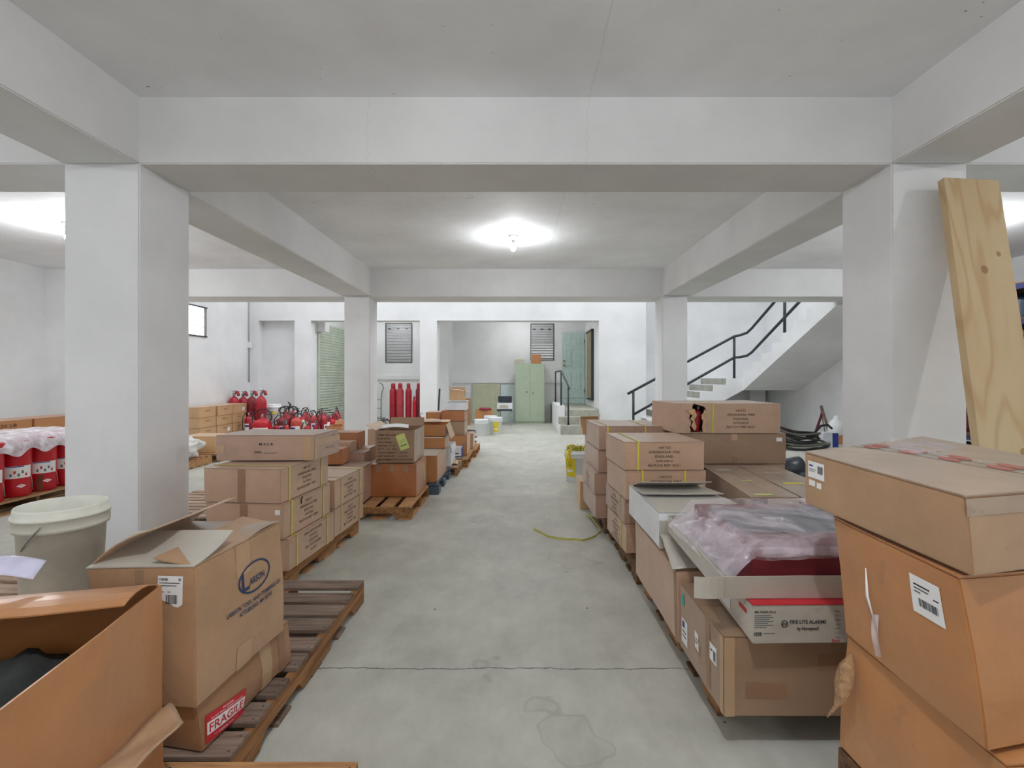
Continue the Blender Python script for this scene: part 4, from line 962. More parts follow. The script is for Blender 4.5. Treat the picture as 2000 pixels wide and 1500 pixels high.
# strapped cartons right
pallet('dark pallet under the right strapped carton stacks', .82, 2.05, 3.34, 4.36, deck=WOODD, stringer=WOODD, n=7)
pallet('second dark pallet in line under the rear right strapped stack', .80, 2.05, 4.42, 5.2, deck=WOODD, stringer=WOODD, n=5)
L3 = ['HRTS3', 'ARDENOAK FIRE', 'ENGLAND', 'GW23KG', 'BATCH REF 4321']
zs = [.145, .35, .538, .748, .957]
nm = ['lowest carton of the front right strapped stack, hidden behind the white box', 'second carton from the floor in the front right strapped stack', 'third carton of the front right strapped stack, print half hidden', 'top carton of the front right strapped stack, print facing the camera']
offs = [(.0, .0), (-.005, .03), (.005, -.02), (0, 0)]
for i in range(4):
    x0 = .79-.012*(i > 1)+offs[i][0]; y0 = 3.52+offs[i][1]
    qb = [(x0, y0), (x0+.585, y0+.02), (x0+.56, y0+.60), (x0-.03, y0+.58)]
    c = Carton(nm[i], x0, x0+.585, y0, y0+.6, zs[i]+.002, zs[i+1]-.005, TAN if i != 1 else TAN2, qb=qb, warp=.005, group='strapped cartons right of the aisle')
    pf = [('F', .29, (zs[i+1]-zs[i])-.045, .0185, L3, {'ws': [.085, .23, .135, .125, .23], 'gap': 1.75})]
    if i < 2: pf += [('L', .3, (zs[i+1]-zs[i])-.045, .0185, L3, {'ws': [.085, .23, .135, .125, .23], 'gap': 1.75})]
    c.body(pf).closed('x')
    if i == 3: c.strap('x', .10)
    elif i == 2: c.strap('x', .12).strap('x', .43, top=False)
    else: c.strap('y', .14)
g4 = 'rear strapped cartons right of the aisle'
z2 = [.145, .355, .555, .765, .985]
nm2 = ['lowest carton of the rear right strapped stack', 'second carton of the rear right strapped stack, leaning towards the aisle', 'third carton of the rear right strapped stack, sunk at its near end', 'top carton of the rear right strapped stack, level with the railing foot']
of2 = [(-.03, 0), (-.035, .02), (.0, .03), (.0, 0)]
for i in range(4):
    x0 = .74+of2[i][0]; y0 = 4.40+of2[i][1]
    c = Carton(nm2[i], x0, x0+.6, y0, y0+.66, z2[i]+.002, z2[i+1]-.005, TAN2, qb=[(x0+.0, y0), (x0+.6, y0), (x0+.6, y0+.62), (x0-.02, y0+.66)], warp=.007, group=g4)
    c.body([('L', .3, .15, .0185, L3, {'ws': [.085, .23, .135, .125, .23], 'gap': 1.75})] if i == 1 else []).closed('x')
    if i == 3: c.strap('x', .08).strap('x', .42)
# third stack: plain cartons with the torn one on top
c = cube('bottom plain carton under the torn strapped carton', 1.40, 2.28, 4.14, 4.74, .145, .41, TAN2, None)
c = cube('middle plain carton under the torn strapped carton', 1.40, 2.28, 4.14, 4.74, .414, .688, TAN2, None)
c = cube('plain taped carton directly under the torn strapped carton', 1.395, 2.28, 4.12, 4.74, .692, .95, BROWNT, None)
c.patch('F', .42, .0, .05, .06, TAPE).patch('F', .42, .2, .05, .055, CTAPE).patch('F', .80, .19, .05, .032, PAPER, 'label').patch('F', .42, .06, .05, .14, BROWNT)
# torn carton: body is built with its hole
c = Carton('torn strapped carton topmost on the right, red extinguisher showing through its hole', 1.31, 2.22, 4.1, 4.7, .954, 1.20, TAN, qb=[(1.35, 4.1), (2.22, 4.1), (2.2, 4.7), (1.28, 4.62)], warp=.005, group='strapped cartons right of the aisle')
mb = MB(); Wd, D, H = c.W, c.D, c.H; tt = .006
c.slab(mb, 0, Wd, D-tt, D, 0, H); c.slab(mb, 0, tt, 0, D-tt, 0, H); c.slab(mb, Wd-tt, Wd, 0, D-tt, 0, H); c.slab(mb, tt, Wd-tt, tt, D-tt, 0, tt)
fn = c.F('F')
hx0, hx1, hz0, hz1 = .125, .235, .0, .225
def strip(x0, x1, z0, z1, nx, nz, m=None):
    mb.grid(lambda a, b: fn(x0+(x1-x0)*a, z0+(z1-z0)*b, 0), nx, nz, m or c.m, False)
rr = random.Random(5)
# near wall with a ragged opening: right piece has a ragged left edge
edge = [(hx1+rr.uniform(-.028, .02), z/10*H) for z in range(11)]; edge[0] = (hx1+.01, 0); edge[-1] = (hx1-.09, H)
vs = []
for x, z in edge: vs += [fn(x, z, 0), fn(Wd*.6, z, 0), fn(Wd, z, 0)]
mb.add(vs, [(3*i, 3*i+1, 3*i+4, 3*i+3) for i in range(10)]+[(3*i+1, 3*i+2, 3*i+5, 3*i+4) for i in range(10)], c.m)
edge2 = [(hx0+rr.uniform(-.02, .015), z/10*H) for z in range(11)]; edge2[-1] = (hx0+.02, H)
vs = []
for x, z in edge2: vs += [fn(0, z, 0), fn(x, z, 0)]
mb.add(vs, [(2*i, 2*i+1, 2*i+3, 2*i+2) for i in range(10)], c.m)
for i, ln in enumerate(L3): put_text(mb, ln, fn, .56, .19-i*.034, .0195, INK, [.085, .24, .135, .13, .24][i])
mb.build('body', c.root, solid=0)
c.closed('x'); c.strap('x', .315, top=True)
mb = MB()
for pts in ([(.12, .20), (.085, .19), (.10, .165), (.13, .15), (.11, .12), (.135, .10), (.12, .06), (.15, .02), (.165, .05), (.15, .11), (.165, .15), (.15, .205)],
            [(.235, .20), (.25, .17), (.235, .14), (.255, .10), (.24, .06), (.25, .02), (.225, .0), (.215, .05), (.222, .1), (.21, .13), (.225, .17)]):
    mb.add([fn(x, z, .004+.012*abs(math.sin(i*1.7))) for i, (x, z) in enumerate(pts)], [tuple(range(len(pts)))], HONEY)
mb.build('torn_liner', c.root, solid=.002)
# flat long boxes
c = cube('long flat carton with a broken corner, left of the flat pair', 1.46, 1.80, 3.0, 4.06, .42, .69, DUSTY, 'flat long cartons on the right', None, qb=[(1.43, 2.98), (1.73, 2.98), (1.84, 4.06), (1.54, 4.06)], warp=.006); c.closed('y'); c.patch('T', .06, .8, .14, .12, GREYB, 'label').patch('T', .05, .04, .13, .035, PAPERY, 'label').patch('T', .12, .45, .1, .03, PAPERY, 'label')
mb = MB()
for i in range(5): mb.tube([c.P(.05+.05*i, -.004, .93-.02*i), c.P(.1+.04*i, -.02, .86), c.P(.12+.05*i, -.006, .95)], .010, INK, 6)
mb.build('torn_corner', c.root)
c = cube('long flat carton with yellow marks, right of the flat pair', 1.82, 2.12, 3.0, 4.06, .42, .69, DUSTY, 'flat long cartons on the right', None, qb=[(1.745, 2.98), (2.06, 2.98), (2.15, 4.06), (1.85, 4.06)], warp=.006); c.closed('y'); c.patch('T', .06, .35, .12, .05, YELL, 'label').patch('T', .08, .72, .13, .05, GREYB, 'label')
cube('grey brown support carton beneath the flat long pair', 1.42, 2.1, 3.36, 4.0, .145, .415, BROWNT, None)
cube('kraft support carton beneath the near ends of the flat long pair', 1.42, 2.0, 2.6, 3.3, .145, .415, BROWNT, None)
# extinguisher seen in the hole is placed further below
bucket('white bucket overflowing with yellow strapping, at the right aisle edge', .81, 6.7, 0, .155, .43, BUCKW, None, 100, 60, sticker=(R(-160), R(-100), .08, .34, YELL))
mb = MB(); rr = random.Random(2)
for i in range(14):
    a = rr.uniform(0, 6.28); pts = []
    for k in range(9):
        a += rr.uniform(.3, .9); r_ = rr.uniform(.05, .15); pts.append((r_*math.cos(a), r_*math.sin(a), .33+rr.uniform(0, .17)))
    mb.tube(pts, .011, YELL if i % 2 else STRAPG, 4, flat=.2)
for i in range(3): mb.tube([(-.10+.03*i, -.1, .45), (-.145+.03*i, -.13, .43), (-.15+.03*i, -.135, .3), (-.14+.03*i, -.13, .22)], .014, YELL, 4, flat=.2)
o = mb.build('plastic_strapping', fix=False); o.location = (.81, 6.7, 0); tag(o, 'tangled yellow strapping spilling from the white bucket', 'strap')
mb = MB()
px = [(.155, 4.54), (.16, 4.47), (.27, 4.32), (.45, 4.21), (.56, 4.2), (.70, 4.32), (.76, 4.42), (.77, 4.55), (.74, 4.85), (.70, 5.05)]
pts = []
for i in range(len(px)-1):
    for k in range(4): t_ = k/4; pts.append((px[i][0]*(1-t_)+px[i+1][0]*t_, px[i][1]*(1-t_)+px[i+1][1]*t_))
vs = []
for i, (x, y) in enumerate(pts): h_ = .004+.012*math.sin(i*.35)**2; vs += [(x, y, h_), (x+.002, y+.004, h_+.016)]
mb.add(vs, [(2*i, 2*i+2, 2*i+3, 2*i+1) for i in range(len(pts)-1)], STRAPG)
o = mb.build('plastic_strap', solid=.0015); tag(o, 'loose olive green strap curving on the floor beside the right stacks', 'strap')
pallet('far pallet under the small carton column behind the right stacks', .82, 1.9, 5.3, 6.3, deck=WOODD, stringer=WOODD)
cube('small kraft carton standing in the aisle beside the rear right stack', .68, .80, 5.25, 5.6, 0, .30, HONEY, None)
cube('carton column base behind the rear right strapped stack', .82, 1.35, 5.4, 5.95, .145, .45, TAN, None); cube('carton column top behind the rear right strapped stack', .82, 1.3, 5.4, 5.9, .454, .76, TAN2, None)
c = Carton('small torn open carton peeking past the rear right stack', .755, .96, 5.6, 5.8, .765, .95, HONEY, warp=.012, qt=[(.72, 5.58), (.94, 5.6), (.95, 5.8), (.74, 5.82)]); c.body(open_top=True).flap('F', 60, .06).flap('R', 20, .05)

# ---------------------------------------------------------------- right foreground tower
for k in range(2):
    pallet(['lower dark pallet under the right foreground box tower', 'upper dark pallet under the right foreground box tower'][k], .99, 2.1, .55, 1.5, .142*k, .14, 'y', WOODD, WOODD)
qb = [(1.03, .92), (1.62, 1.02), (1.6, 1.62), (1.0, 1.50)]
c = Carton('bottom box of the right foreground tower, a clear packing pouch on its side', 1.0, 1.62, .95, 1.5, .286, .64, ORANGE, qb=[(1.0, .96), (1.62, 1.0), (1.62, 1.56), (1.0, 1.50)], qt=[(.985, .98), (1.62, 1.02), (1.62, 1.52), (1.0, 1.475)], warp=.010, bulge=.012)
c.body().closed('x', lift=(.0, .0))
c = Carton('tall middle box of the right foreground tower with a barcode label', .955, 1.6, 1.0, 1.467, .652, .998, ORANGE, qb=[(.962, 1.0), (1.6, 1.10), (1.6, 1.55), (.985, 1.467)], qt=[(.928, 1.02), (1.6, 1.12), (1.6, 1.55), (.955, 1.467)], warp=.011, bulge=.008)
c.body(); c.closed('x')
c.patch('L', .315, .215, .093, .088, PAPER, 'label', R(0), [('bar', .012, .066, .05, .0035), ('bar', .012, .058, .045, .0025), ('bar', .012, .05, .02, .0025), ('code', .022, .02, .058, .018), ('bar', .07, .05, .015, .003)], label='white barcode label with a torn top')
c.flap('R', 100, .15)
mb = MB()
fL = c.F('L')
mb.tube([fL(.14, .25, .002), fL(.15, .18, .012), fL(.165, .10, .004)], [.002, .006, .001], PAPER, 6, flat=.3)
mb.grid(lambda a, b: fL(.15+.028*a, .02+.12*b, .004+.006*math.sin(a*6+b*4)), 6, 10, FILM)
mb.build('torn_tape', c.root)
c1 = c
c = Carton('wide taped top box of the right foreground tower, shipping label at its end', .92, 1.55, 1.0, 1.59, 1.012, 1.176, DUSTY, qb=[(.935, 1.0), (1.52, 1.13), (1.62, 1.95), (.938, 1.59)], qt=[(.92, 1.0), (1.5, 1.12), (1.66, 1.99), (.936, 1.59)], warp=.007)
c.m = KRAFT; c.body(); c.closed('y', DUSTY)
c.patch('L', .02, .09, .085, .052, PAPER, 'label', 0, [('code', .05, .018, .028, .024), ('bar', .006, .036, .02, .005, BLUEC), ('bar', .006, .026, .035, .002, SLATEG), ('bar', .006, .02, .03, .002, SLATEG)])
c.patch('L', .025, .064, .033, .018, PAPER, 'label').patch('L', .065, .062, .025, .018, PAPER, 'label')
fT = c.F('T')
art = []
for i in range(9): art += [('disc', .04+i*.065, .012+.012*(i % 2), .014, .0, REDINK)]
mbp = MB()
for k, (u0, v0, u1, v1) in enumerate(((.24, .59, .42, .0), (.285, .59, .47, .0))):
    def ff(a, b): return fT(u0+(u1-u0)*b+(a-.5)*.055, v0+(v1-v0)*b, .0012+k*.0008)
    mbp.grid(ff, 3, 20, film('printed_tape_%d' % k, (196, 186, 174), .75, .15, .2, 30), False)
    for i in range(5):
        b0 = .1+i*.2; cc = lambda q: fT(u0+(u1-u0)*b0+.022*math.cos(q), v0+(v1-v0)*b0+.035*math.sin(q), .0022+k*.0008)
        mbp.add([cc(6.283*j/16) for j in range(16)], [tuple(range(16))], mat('faded_red_print_%d%d' % (k, i), (176, 104, 92), .5))
mbp.build('printed_tape', c.root)
c.patch('F', .0, .125, .5, .035, DUSTY, 'tape')
mb = MB(); fT2 = lambda a, b: fT(.30+a*.24, .38+b*.19, .002+.004*math.sin(a*9)*math.sin(b*5)); mb.grid(fT2, 12, 10, FILM); mb.build('document_pouch', c.root)
mb = MB()
for z_ in (0, ): 
    pts = [(.990, 1.44, .60), (.970, 1.43, .57), (.955, 1.42, .53), (.945, 1.42, .49), (.93, 1.42, .46), (.905, 1.42, .43)]
    mb.tube(pts, [.006, .022, .028, .018, .006, .003], film('pouch_film', (190, 150, 110), .5, .15, .6, 30), 10, flat=.5)
o = mb.build('packing_pouch', fix=False); tag(o, 'clear torn packing pouch dangling between the two lower tower boxes', 'pouch')
o = cube('upright light board end at the lower right frame corner', 1.30, 1.5, .70, .9, .286, .50, HONEY, None)

# plank
T0 = Vector((2.735, 3.17, 2.69)); T1 = Vector((2.56, 2.60, .005))
mb = MB(); L = (T0-T1).length; mb.rbox(-.175, .175, -.025, .025, -L/2, L/2, PINE, .003)
o = mb.build('wooden_plank'); mid = (T0+T1)/2+Vector((.175, -.03, 0)); zax = (T0-T1).normalized(); xax = (Vector((1, 0, 0))-zax*zax.x).normalized(); yax = zax.cross(xax)
Mx = Matrix((xax, yax, zax)).transposed().to_4x4(); o.matrix_world = Matrix.Translation(mid) @ Mx
tag(o, 'wide pine plank leaning on the near right column', 'plank')

# ---------------------------------------------------------------- extinguishers
def ext_proto(kind, label, group):
    t = thing('fire_extinguisher', label, 'fire extinguisher', (0, 0, -50), 0, group)
    r, h, m = {'tall': (.085, .46, RED), 'dome': (.13, .36, REDHI), 'small': (.065, .32, RED), 'dusty': (.09, .44, RED2), 'co2': (.125, .95, RED), 'maroon': (.11, .40, MAROON), 'orange': (.10, .45, ORANGER), 'rustco2': (.125, .95, MAROON)}[kind]
    mb = MB()
    mb.lathe([(r*.86, 0), (r*.9, .008), (r, .02), (r, h*.80), (r*.94, h*.88), (r*.72, h*.95), (r*.4, h*.99), (r*.24, h), (r*.24, h+.02)], m, 32); mb.build('cylinder', t)
    mb = MB()
    mb.lathe([(.02, h+.018), (.024, h+.03), (.018, h+.05), (.018, h+.075), (.001, h+.076)], METAL, 16)
    mb.rbox(-.02, .02, -.016, .016, h+.03, h+.06, METAL, .004); mb.build('valve', t)
    mb = MB()
    if 'co2' in kind:
        mb.tube([(0, 0, h+.08), (0, 0, h+.13)], .014, METAL, 8); mb.rbox(-.055, .055, -.012, .012, h+.13, h+.145, METAL, .004); mb.rbox(-.03, .03, -.03, .03, h+.03, h+.09, METAL, .008); mb.build('handle', t)
        mb = MB(); mb.tube([(.03, .02, h+.06), (.05, .03, h+.15), (.085, .03, h+.12), (.10, .02, h+.02)], [.018, .024, .03, .038], RED2, 10); mb.build('horn', t)
    else:
        mb.rbox(-.02, .11, -.01, .01, h+.062, h+.072, BLACKM, .003); mb.rbox(-.02, .12, -.01, .01, h+.085, h+.095, m if kind == 'tall' else BLACKM, .003, Matrix.Translation((0, 0, .0)) @ Matrix.Rotation(R(-6), 4, 'Y')); mb.build('handle', t)
        mb = MB()
        if kind in ('dome', 'dusty'):
            n_ = 30; rg = r*1.1 if kind == 'dome' else .085
            mb.tube([(rg*math.cos(6.283*i/n_), -.02+.25*rg*math.sin(6.283*i/n_), h+.02+rg*.9*math.sin(6.283*i/n_)) for i in range(n_)], .009, BLACKP, 8, True)
        else:
            mb.tube([(-.02, 0, h+.05), (-.07, 0, h+.06), (-r-.03, 0, h-.02), (-r-.035, 0, h*.5), (-r-.02, 0, h*.3)], [.008, .009, .009, .009, .014], BLACKP, 8)
        mb.build('hose', t)
        mb = MB(); rr_ = r+.0015; mb.grid(lambda u, v: Vector((rr_*math.cos(R(-150+120*u)), rr_*math.sin(R(-150+120*u)), h*.30+v*h*.36)), 12, 2, PAPER)
        mb.grid(lambda u, v: Vector(((rr_+.001)*math.cos(R(-140+60*u)), (rr_+.001)*math.sin(R(-140+60*u)), h*.50+v*h*.1)), 8, 1, BLUEC); mb.build('label', t)
    return t
GX = lambda px, Y: (px-1010)/950*Y
gE = 'fire extinguishers massed on the floor by the left wall'
P = {k: ext_proto(k, '', gE) for k in ('tall', 'dome', 'small', 'dusty', 'maroon', 'orange', 'co2', 'rustco2')}
used = {}
def ext(kind, px, Y, label, s=1, z=0, rz=0, group=None, rot=None):
    p = P[kind]; loc = (GX(px, Y), Y, z)
    if kind not in used:
        used[kind] = 1; p.location = loc; p.rotation_euler = rot or (0, 0, R(rz)); p.scale = (s, s, s); p['label'] = label
        if group: p['group'] = group
        return p
    r = dup(p, loc, R(rz), label, s, rot)
    r['group'] = group or gE
    return r
gC = 'large red gas cylinders by the far left corner'
for i, (px, Y, k, lb) in enumerate(((457, 12.2, 'co2', 'leftmost of four large red cylinders with valves in the far left corner'), (475, 12.45, 'co2', 'second large red cylinder from the left corner, between leftmost and rusty ones'), (492, 12.2, 'rustco2', 'dark rusty large cylinder, third from the left corner'), (510, 12.0, 'co2', 'rightmost of four large red cylinders, full length in view'))):
    ext(k, px, Y, lb, (1.0, .98, 1.0, 1.02)[i] if i else 1.0, 0, (10, -20, 5, 30)[i], gC)
E = [('tall', 486, 11.60, 'slim red extinguisher just right of the left carton stack', 1.1, 20), ('tall', 494, 11.20, 'slim red extinguisher with a pale valve beside the ring hosed one', 1.0, 200),
     ('dome', 513, 10.62, 'big bright red extinguisher with a wide black ring hose', 1.45, 0), ('small', 539, 10.92, 'small red extinguisher between ring hosed and maroon ones', 1.1, 30),
     ('maroon', 550, 11.20, 'squat maroon extinguisher below the hose tangle', 1.25, 60), ('dusty', 557, 11.86, 'dusty pink extinguisher behind the squat maroon one', 1.35, 0),
     ('tall', 566, 11.50, 'red extinguisher with a white label under the hose tangle', 1.15, 150), ('small', 558, 10.60, 'small red extinguisher low in front of the white labelled one', 1.2, 90),
     ('orange', 579, 10.96, 'orange red dusty extinguisher at the middle of the mass', 1.15, 0), ('dusty', 573, 12.14, 'dusty extinguisher behind the orange red one, left side', 1.3, 30),
     ('small', 590, 11.80, 'small red extinguisher behind the orange red one, right side', 1.5, 60), ('dusty', 597, 12.20, 'dusty extinguisher with a thin ring hose against the pilaster', 1.25, -20),
     ('small', 600, 10.68, 'small pink red extinguisher right of the pale green bottle', 1.15, 10), ('dusty', 610, 11.54, 'dusty tan topped extinguisher right of the ring hosed one', 1.2, 70),
     ('small', 618, 10.86, 'small red extinguisher left of the white banded one', 1.15, 130), ('tall', 630, 11.10, 'slim red extinguisher with a white band beside the open carton', 1.2, 100),
     ('maroon', 633, 11.80, 'maroon extinguisher in front of the green shutter foot', 1.35, 20), ('dome', 645, 12.16, 'bright red extinguisher behind the open carton', 1.1, 40),
     ('dusty', 657, 12.46, 'dusty extinguisher nearest the far left column', 1.25, 120), ('small', 625, 12.50, 'small extinguisher half hidden before the green shutter', 1.5, 80)]
for k, px, Y, lb, s, rz in E: ext(k, px, Y, lb, s, 0, rz)
gB = 'extinguishers beyond the far left column'
for k, px, Y, lb, s, rz in (('small', 741, 9.6, 'small red extinguisher beside the hand truck foot', 1.5, 0), ('maroon', 735, 9.3, 'dark red extinguisher cut by the edge of the far left column', 1.2, 60), ('dusty', 752, 9.8, 'dusty red extinguisher with a pale hose before the tall cylinders', 1.1, 30)): ext(k, px, Y, lb, s, 0, rz, gB)
ext('small', 820, 7.3, 'small red extinguisher standing on a carton beside the white tray', .5, .684, 0, 'none')['group'] = 'single extinguisher'
# the one inside the torn carton
r = dup(P['small'], (1.52, 4.17, .966), 0, 'red extinguisher standing inside the torn strapped carton, seen through its hole', .56, (R(-4), R(-8), R(200)))
del r['group']
# hoses tangled on the mass
mb = MB()
mb.tube([(GX(562, 11.9), 11.9, .66), (GX(568, 11.8), 11.8, .78), (GX(563, 11.8), 11.8, .83), (GX(572, 11.7), 11.7, .68), (GX(585, 11.7), 11.7, .62)], .014, BLACKP, 8)
mb.tube([(GX(572, 11.9)+.11*math.cos(a/4), 11.9, .62+.10*math.sin(a/4)) for a in range(26)], .012, BLACKP, 8)
mb.tube([(GX(552, 11.7)+.09*math.cos(a/4), 11.7+.03*math.sin(a/2), .64+.07*math.sin(a/4)) for a in range(26)], .012, BLACKP, 8)
o = mb.build('rubber_hose', fix=False); tag(o, 'black rubber hoses tangled over the extinguisher mass', 'hose')
bucket('white bucket with a yellow label beside the large red cylinders', GX(535, 12.55), 12.55, 0, .17, .74, BUCKW, None, 0, 80, sticker=(R(-80), R(-30), .5, .66, YELL))
mb = MB(); mb.lathe([(.06, 0), (.075, .02), (.075, .3), (.05, .4), (.03, .45), (.001, .46)], mat('pale_green_plastic', (196, 208, 186), .4), 24); o = mb.build('plastic_bottle'); o.location = (GX(592, 11.2), 11.2, 0); tag(o, 'pale green bottle among the red extinguishers', 'bottle')
c = Carton('open carton with a hand hole beside the extinguisher mass', GX(637, 10.05), GX(668, 10.05), 10.05, 10.5, .0, .42, ORANGE); 
c.o.z = 0; c.body(open_top=True).flap('B', 30, .1).flap('R', 15, .12); c.patch('F', .27, .22, .05, .03, BLACKINK, 'hand_hole')
# tall cylinders in the left opening
gT = 'tall red gas cylinders in the opening beyond the far left column'
def gas(label, px, Y, r, h, m):
    t = thing('gas_cylinder', label, 'gas cylinder', (GX(px, Y), Y, 0), 0, gT)
    mb = MB(); mb.lathe([(r*.9, 0), (r, .02), (r, h*.80), (r*.93, h*.84), (r*.6, h*.885), (r*.42, h*.9), (r*.42, h*.91)], m, 28); mb.build('cylinder', t)
    mb = MB(); mb.lathe([(r*.55, h*.89), (r*.6, h*.90), (r*.6, h*.975), (r*.45, h), (.001, h)], RED, 20); mb.build('valve_cap', t)
gas('leftmost tall red gas cylinder, beside the hand truck', 768, 14.4, .105, 1.26, RED)
gas('tall red gas cylinder second from the hand truck, palest of them', 781.5, 14.3, .105, 1.265, ORANGER if False else RED2)
gas('third tall red gas cylinder from the hand truck', 798, 14.4, .09, 1.26, RED)
gas('short thin red gas cylinder between two tall ones', 809, 14.2, .05, .88, REDHI)
gas('tall dark red gas cylinder cut by the back column', 817.5, 14.45, .085, 1.26, MAROON)
t = thing('hand_truck', 'grey hand truck with a curved handle behind the far left column', 'hand truck', (-3.92, 13.95, 0))
mb = MB()
for x in (-.18, .02): mb.tube([(x, 0, .1), (x, 0, .8), (x+.03, -.02, 1.0), (x+.08, -.06, 1.14), (x+.06, -.10, 1.24), (x-.02, -.1, 1.27)], .017, METAL, 10)
for z in (.3, .55, .8): mb.tube([(-.18, 0, z), (.02, 0, z)], .012, METAL, 8)
mb.build('frame', t); mb = MB(); mb.rbox(-.24, .08, -.22, .0, .0, .012, METAL, .004); mb.build('toe_plate', t)
for x in (-.24, .08): mb = MB(); mb.lathe([(.02, -.02), (.1, -.02), (.11, 0), (.1, .02), (.02, .02)], BLACKP, 24, Matrix.Translation((x, .08, .11)) @ Matrix.Rotation(R(90), 4, 'Y')); mb.build('wheel', t)

# ---------------------------------------------------------------- far left cartons on pallets
pallet('wooden pallet under the honey coloured carton stack at the left wall', -7.2, -6.62, 10.15, 12.0, deck=WOODN, n=9, notch=False)
g5 = 'honey coloured carton stack at the left wall'
word = {0: 'near', 1: 'middle', 2: 'far'}
for lv in range(3):
    zs_ = [.145, .36, .572, .80]
    for k in range(3):
        y0 = 10.2+.6*k+(.04 if lv == 2 else 0)+(.0 if lv < 2 else .02*k)
        if lv == 1: y0 = 10.2+.6*k-.02
        xo = {0: 0, 1: 0, 2: -.04}[lv]+(.02 if (lv == 2 and k == 1) else 0)
        c = cube('%s carton in the %s layer of the honey coloured stack' % (word[k], ['bottom', 'middle', 'top'][lv]), -7.18, -6.66+xo, y0, y0+.575, zs_[lv], zs_[lv+1]-.004, HONEY, g5, 'y',
                 [('R', .28, .14, .03, [[['10 LB', '20 LB', '10 LB'], ['BY 01', '20 LB', '10 LB'], ['10 LB', '10 LB', '']][lv][k]], {'ws': [.13]})] if not (lv == 2 and k == 2) else ())
        if (lv, k) in ((0, 1), (2, 2)): c.patch('R', .38, .05, .1, .09, PAPER, 'label')
pallet('honey wood pallet under the crumpled white bag, left of the strapped stack', -6.2, -5.08, 7.25, 8.1, deck=WOODN, stringer=WOODN, n=6, notch=False)
pallet('wooden pallet behind the white bag, a taped carton on its end', -6.2, -5.02, 8.2, 9.3, deck=WOODN, stringer=WOODD, n=7)
c = cube('small taped carton on the pallet behind the white bag', -5.75, -5.15, 8.3, 8.8, .145, .42, HONEY, None, 'y'); c.patch('R', .3, .0, .12, .25, PAPER, 'label')
mb = MB(); b = bmesh.new(); bmesh.ops.create_icosphere(b, subdivisions=5, radius=1)
for p in b.verts:
    k = 1+.28*noise.noise(p.co*1.7+Vector((4, 1, 2)))+.10*noise.noise(p.co*6)+.04*abs(noise.noise(p.co*16)); p.co = Vector((p.co.x*.36*k, p.co.y*.40*k, max(-.14, p.co.z*.2*k)))
mb.bm(b, BAGW, True); o = mb.build('plastic_bag', fix=False); o.location = (-5.42, 7.72, .285); tag(o, 'crumpled white plastic bag on the pallet beyond the near left column', 'bag')
pallet('empty slatted pallet on the floor left of the strapped stack', -3.66, -2.65, 4.5, 5.55, deck=WOODP, stringer=WOODD, n=9)

# ---------------------------------------------------------------- red pails
pallet('light wooden pallet under the row of red pails at the left', -6.35, -5.27, 4.5, 6.2, deck=WOODY, stringer=WOODD, axis='x', n=8, notch=False)
gP = 'red pails under the plastic sheet'
def pail_proto(label):
    t = thing('pail', label, 'pail', (0, 0, -50), 0, gP)
    r, h = .134, .60
    mb = MB(); mb.lathe([(r*.95, 0), (r*.97, .004), (r*.99, h*.3), (r, h*.92), (r+.006, h*.93), (r+.006, h*.96), (r-.002, h*.97)], REDHI, 40); mb.build('pail_body', t)
    mb = MB(); mb.lathe([(r+.008, h*.965), (r+.01, h), (r-.01, h+.008), (.001, h+.004)], REDHI, 40, cap=False); mb.build('lid', t)
    mb = MB(); mb.grid(lambda u, v: Vector(((r+.003)*math.cos(R(-175+190*u)), (r+.003)*math.sin(R(-175+190*u)), .20+.13*v)), 24, 2, PAPER)
    for i in range(5): mb.grid(lambda u, v: Vector(((r+.0045)*math.cos(R(-62+13*i+7*u)), (r+.0045)*math.sin(R(-62+13*i+7*u)), .22+.03*(i % 2)+.03*v)), 2, 1, (SLATEG, REDINK, GREENC, SLATEG, REDINK)[i])
    mb.grid(lambda u, v: Vector(((r+.0045)*math.cos(R(-100+10*u)), (r+.0045)*math.sin(R(-100+10*u)), .215+.10*v)), 2, 1, YELL)
    mb.grid(lambda u, v: Vector(((r+.0045)*math.cos(R(-75+60*u)), (r+.0045)*math.sin(R(-75+60*u)), .318+.01*v)), 6, 1, BLUEC); mb.build('label', t)
    mb = MB(); vs = [((r+.003)*math.cos(R(a)), (r+.003)*math.sin(R(a)), z) for a, z in ((-42, .115), (-24, .095), (-6, .115), (-24, .135))]
    mb.add([Vector(p) for p in vs], [(0, 1, 2, 3)], PAPER); mb.build('diamond_label', t)
    mb = MB(); mb.tube([(r+.008, .03, .2), (r+.014, .035, .16), (r+.01, .05, .05)], .004, METAL, 6); mb.build('handle', t)
    return t
pp = pail_proto('nearest red pail, cut by the left picture edge')
names = ['red pail second from the left picture edge, white diamond in full view', 'third red pail, a brown stain down its front', 'red pail touching the near left column in view']
pp.location = (-5.43, 4.97, .145)
for i, (y, lb) in enumerate(((5.28, names[0]), (5.57, names[1]), (5.86, names[2]))): 
    r = dup(pp, (-5.45, y, .145), 0, lb)
    if i == 1:
        mb = MB(); mb.grid(lambda u, v: Vector((.1365*math.cos(R(-62+22*u+3*math.sin(v*9))), .1365*math.sin(R(-62+22*u+3*math.sin(v*9))), .01+v*.17)), 6, 8, mat('brown_stain', (112, 52, 28), .7, .2)); mb.build('stain', r)
for i, y in enumerate((5.0, 5.3, 5.6, 5.9)): dup(pp, (-5.76, y, .145), 0, ['nearest red pail of the rear row under the plastic', 'second red pail of the rear row under the plastic', 'third red pail of the rear row under the plastic', 'last red pail of the rear row under the plastic'][i])
mb = MB()
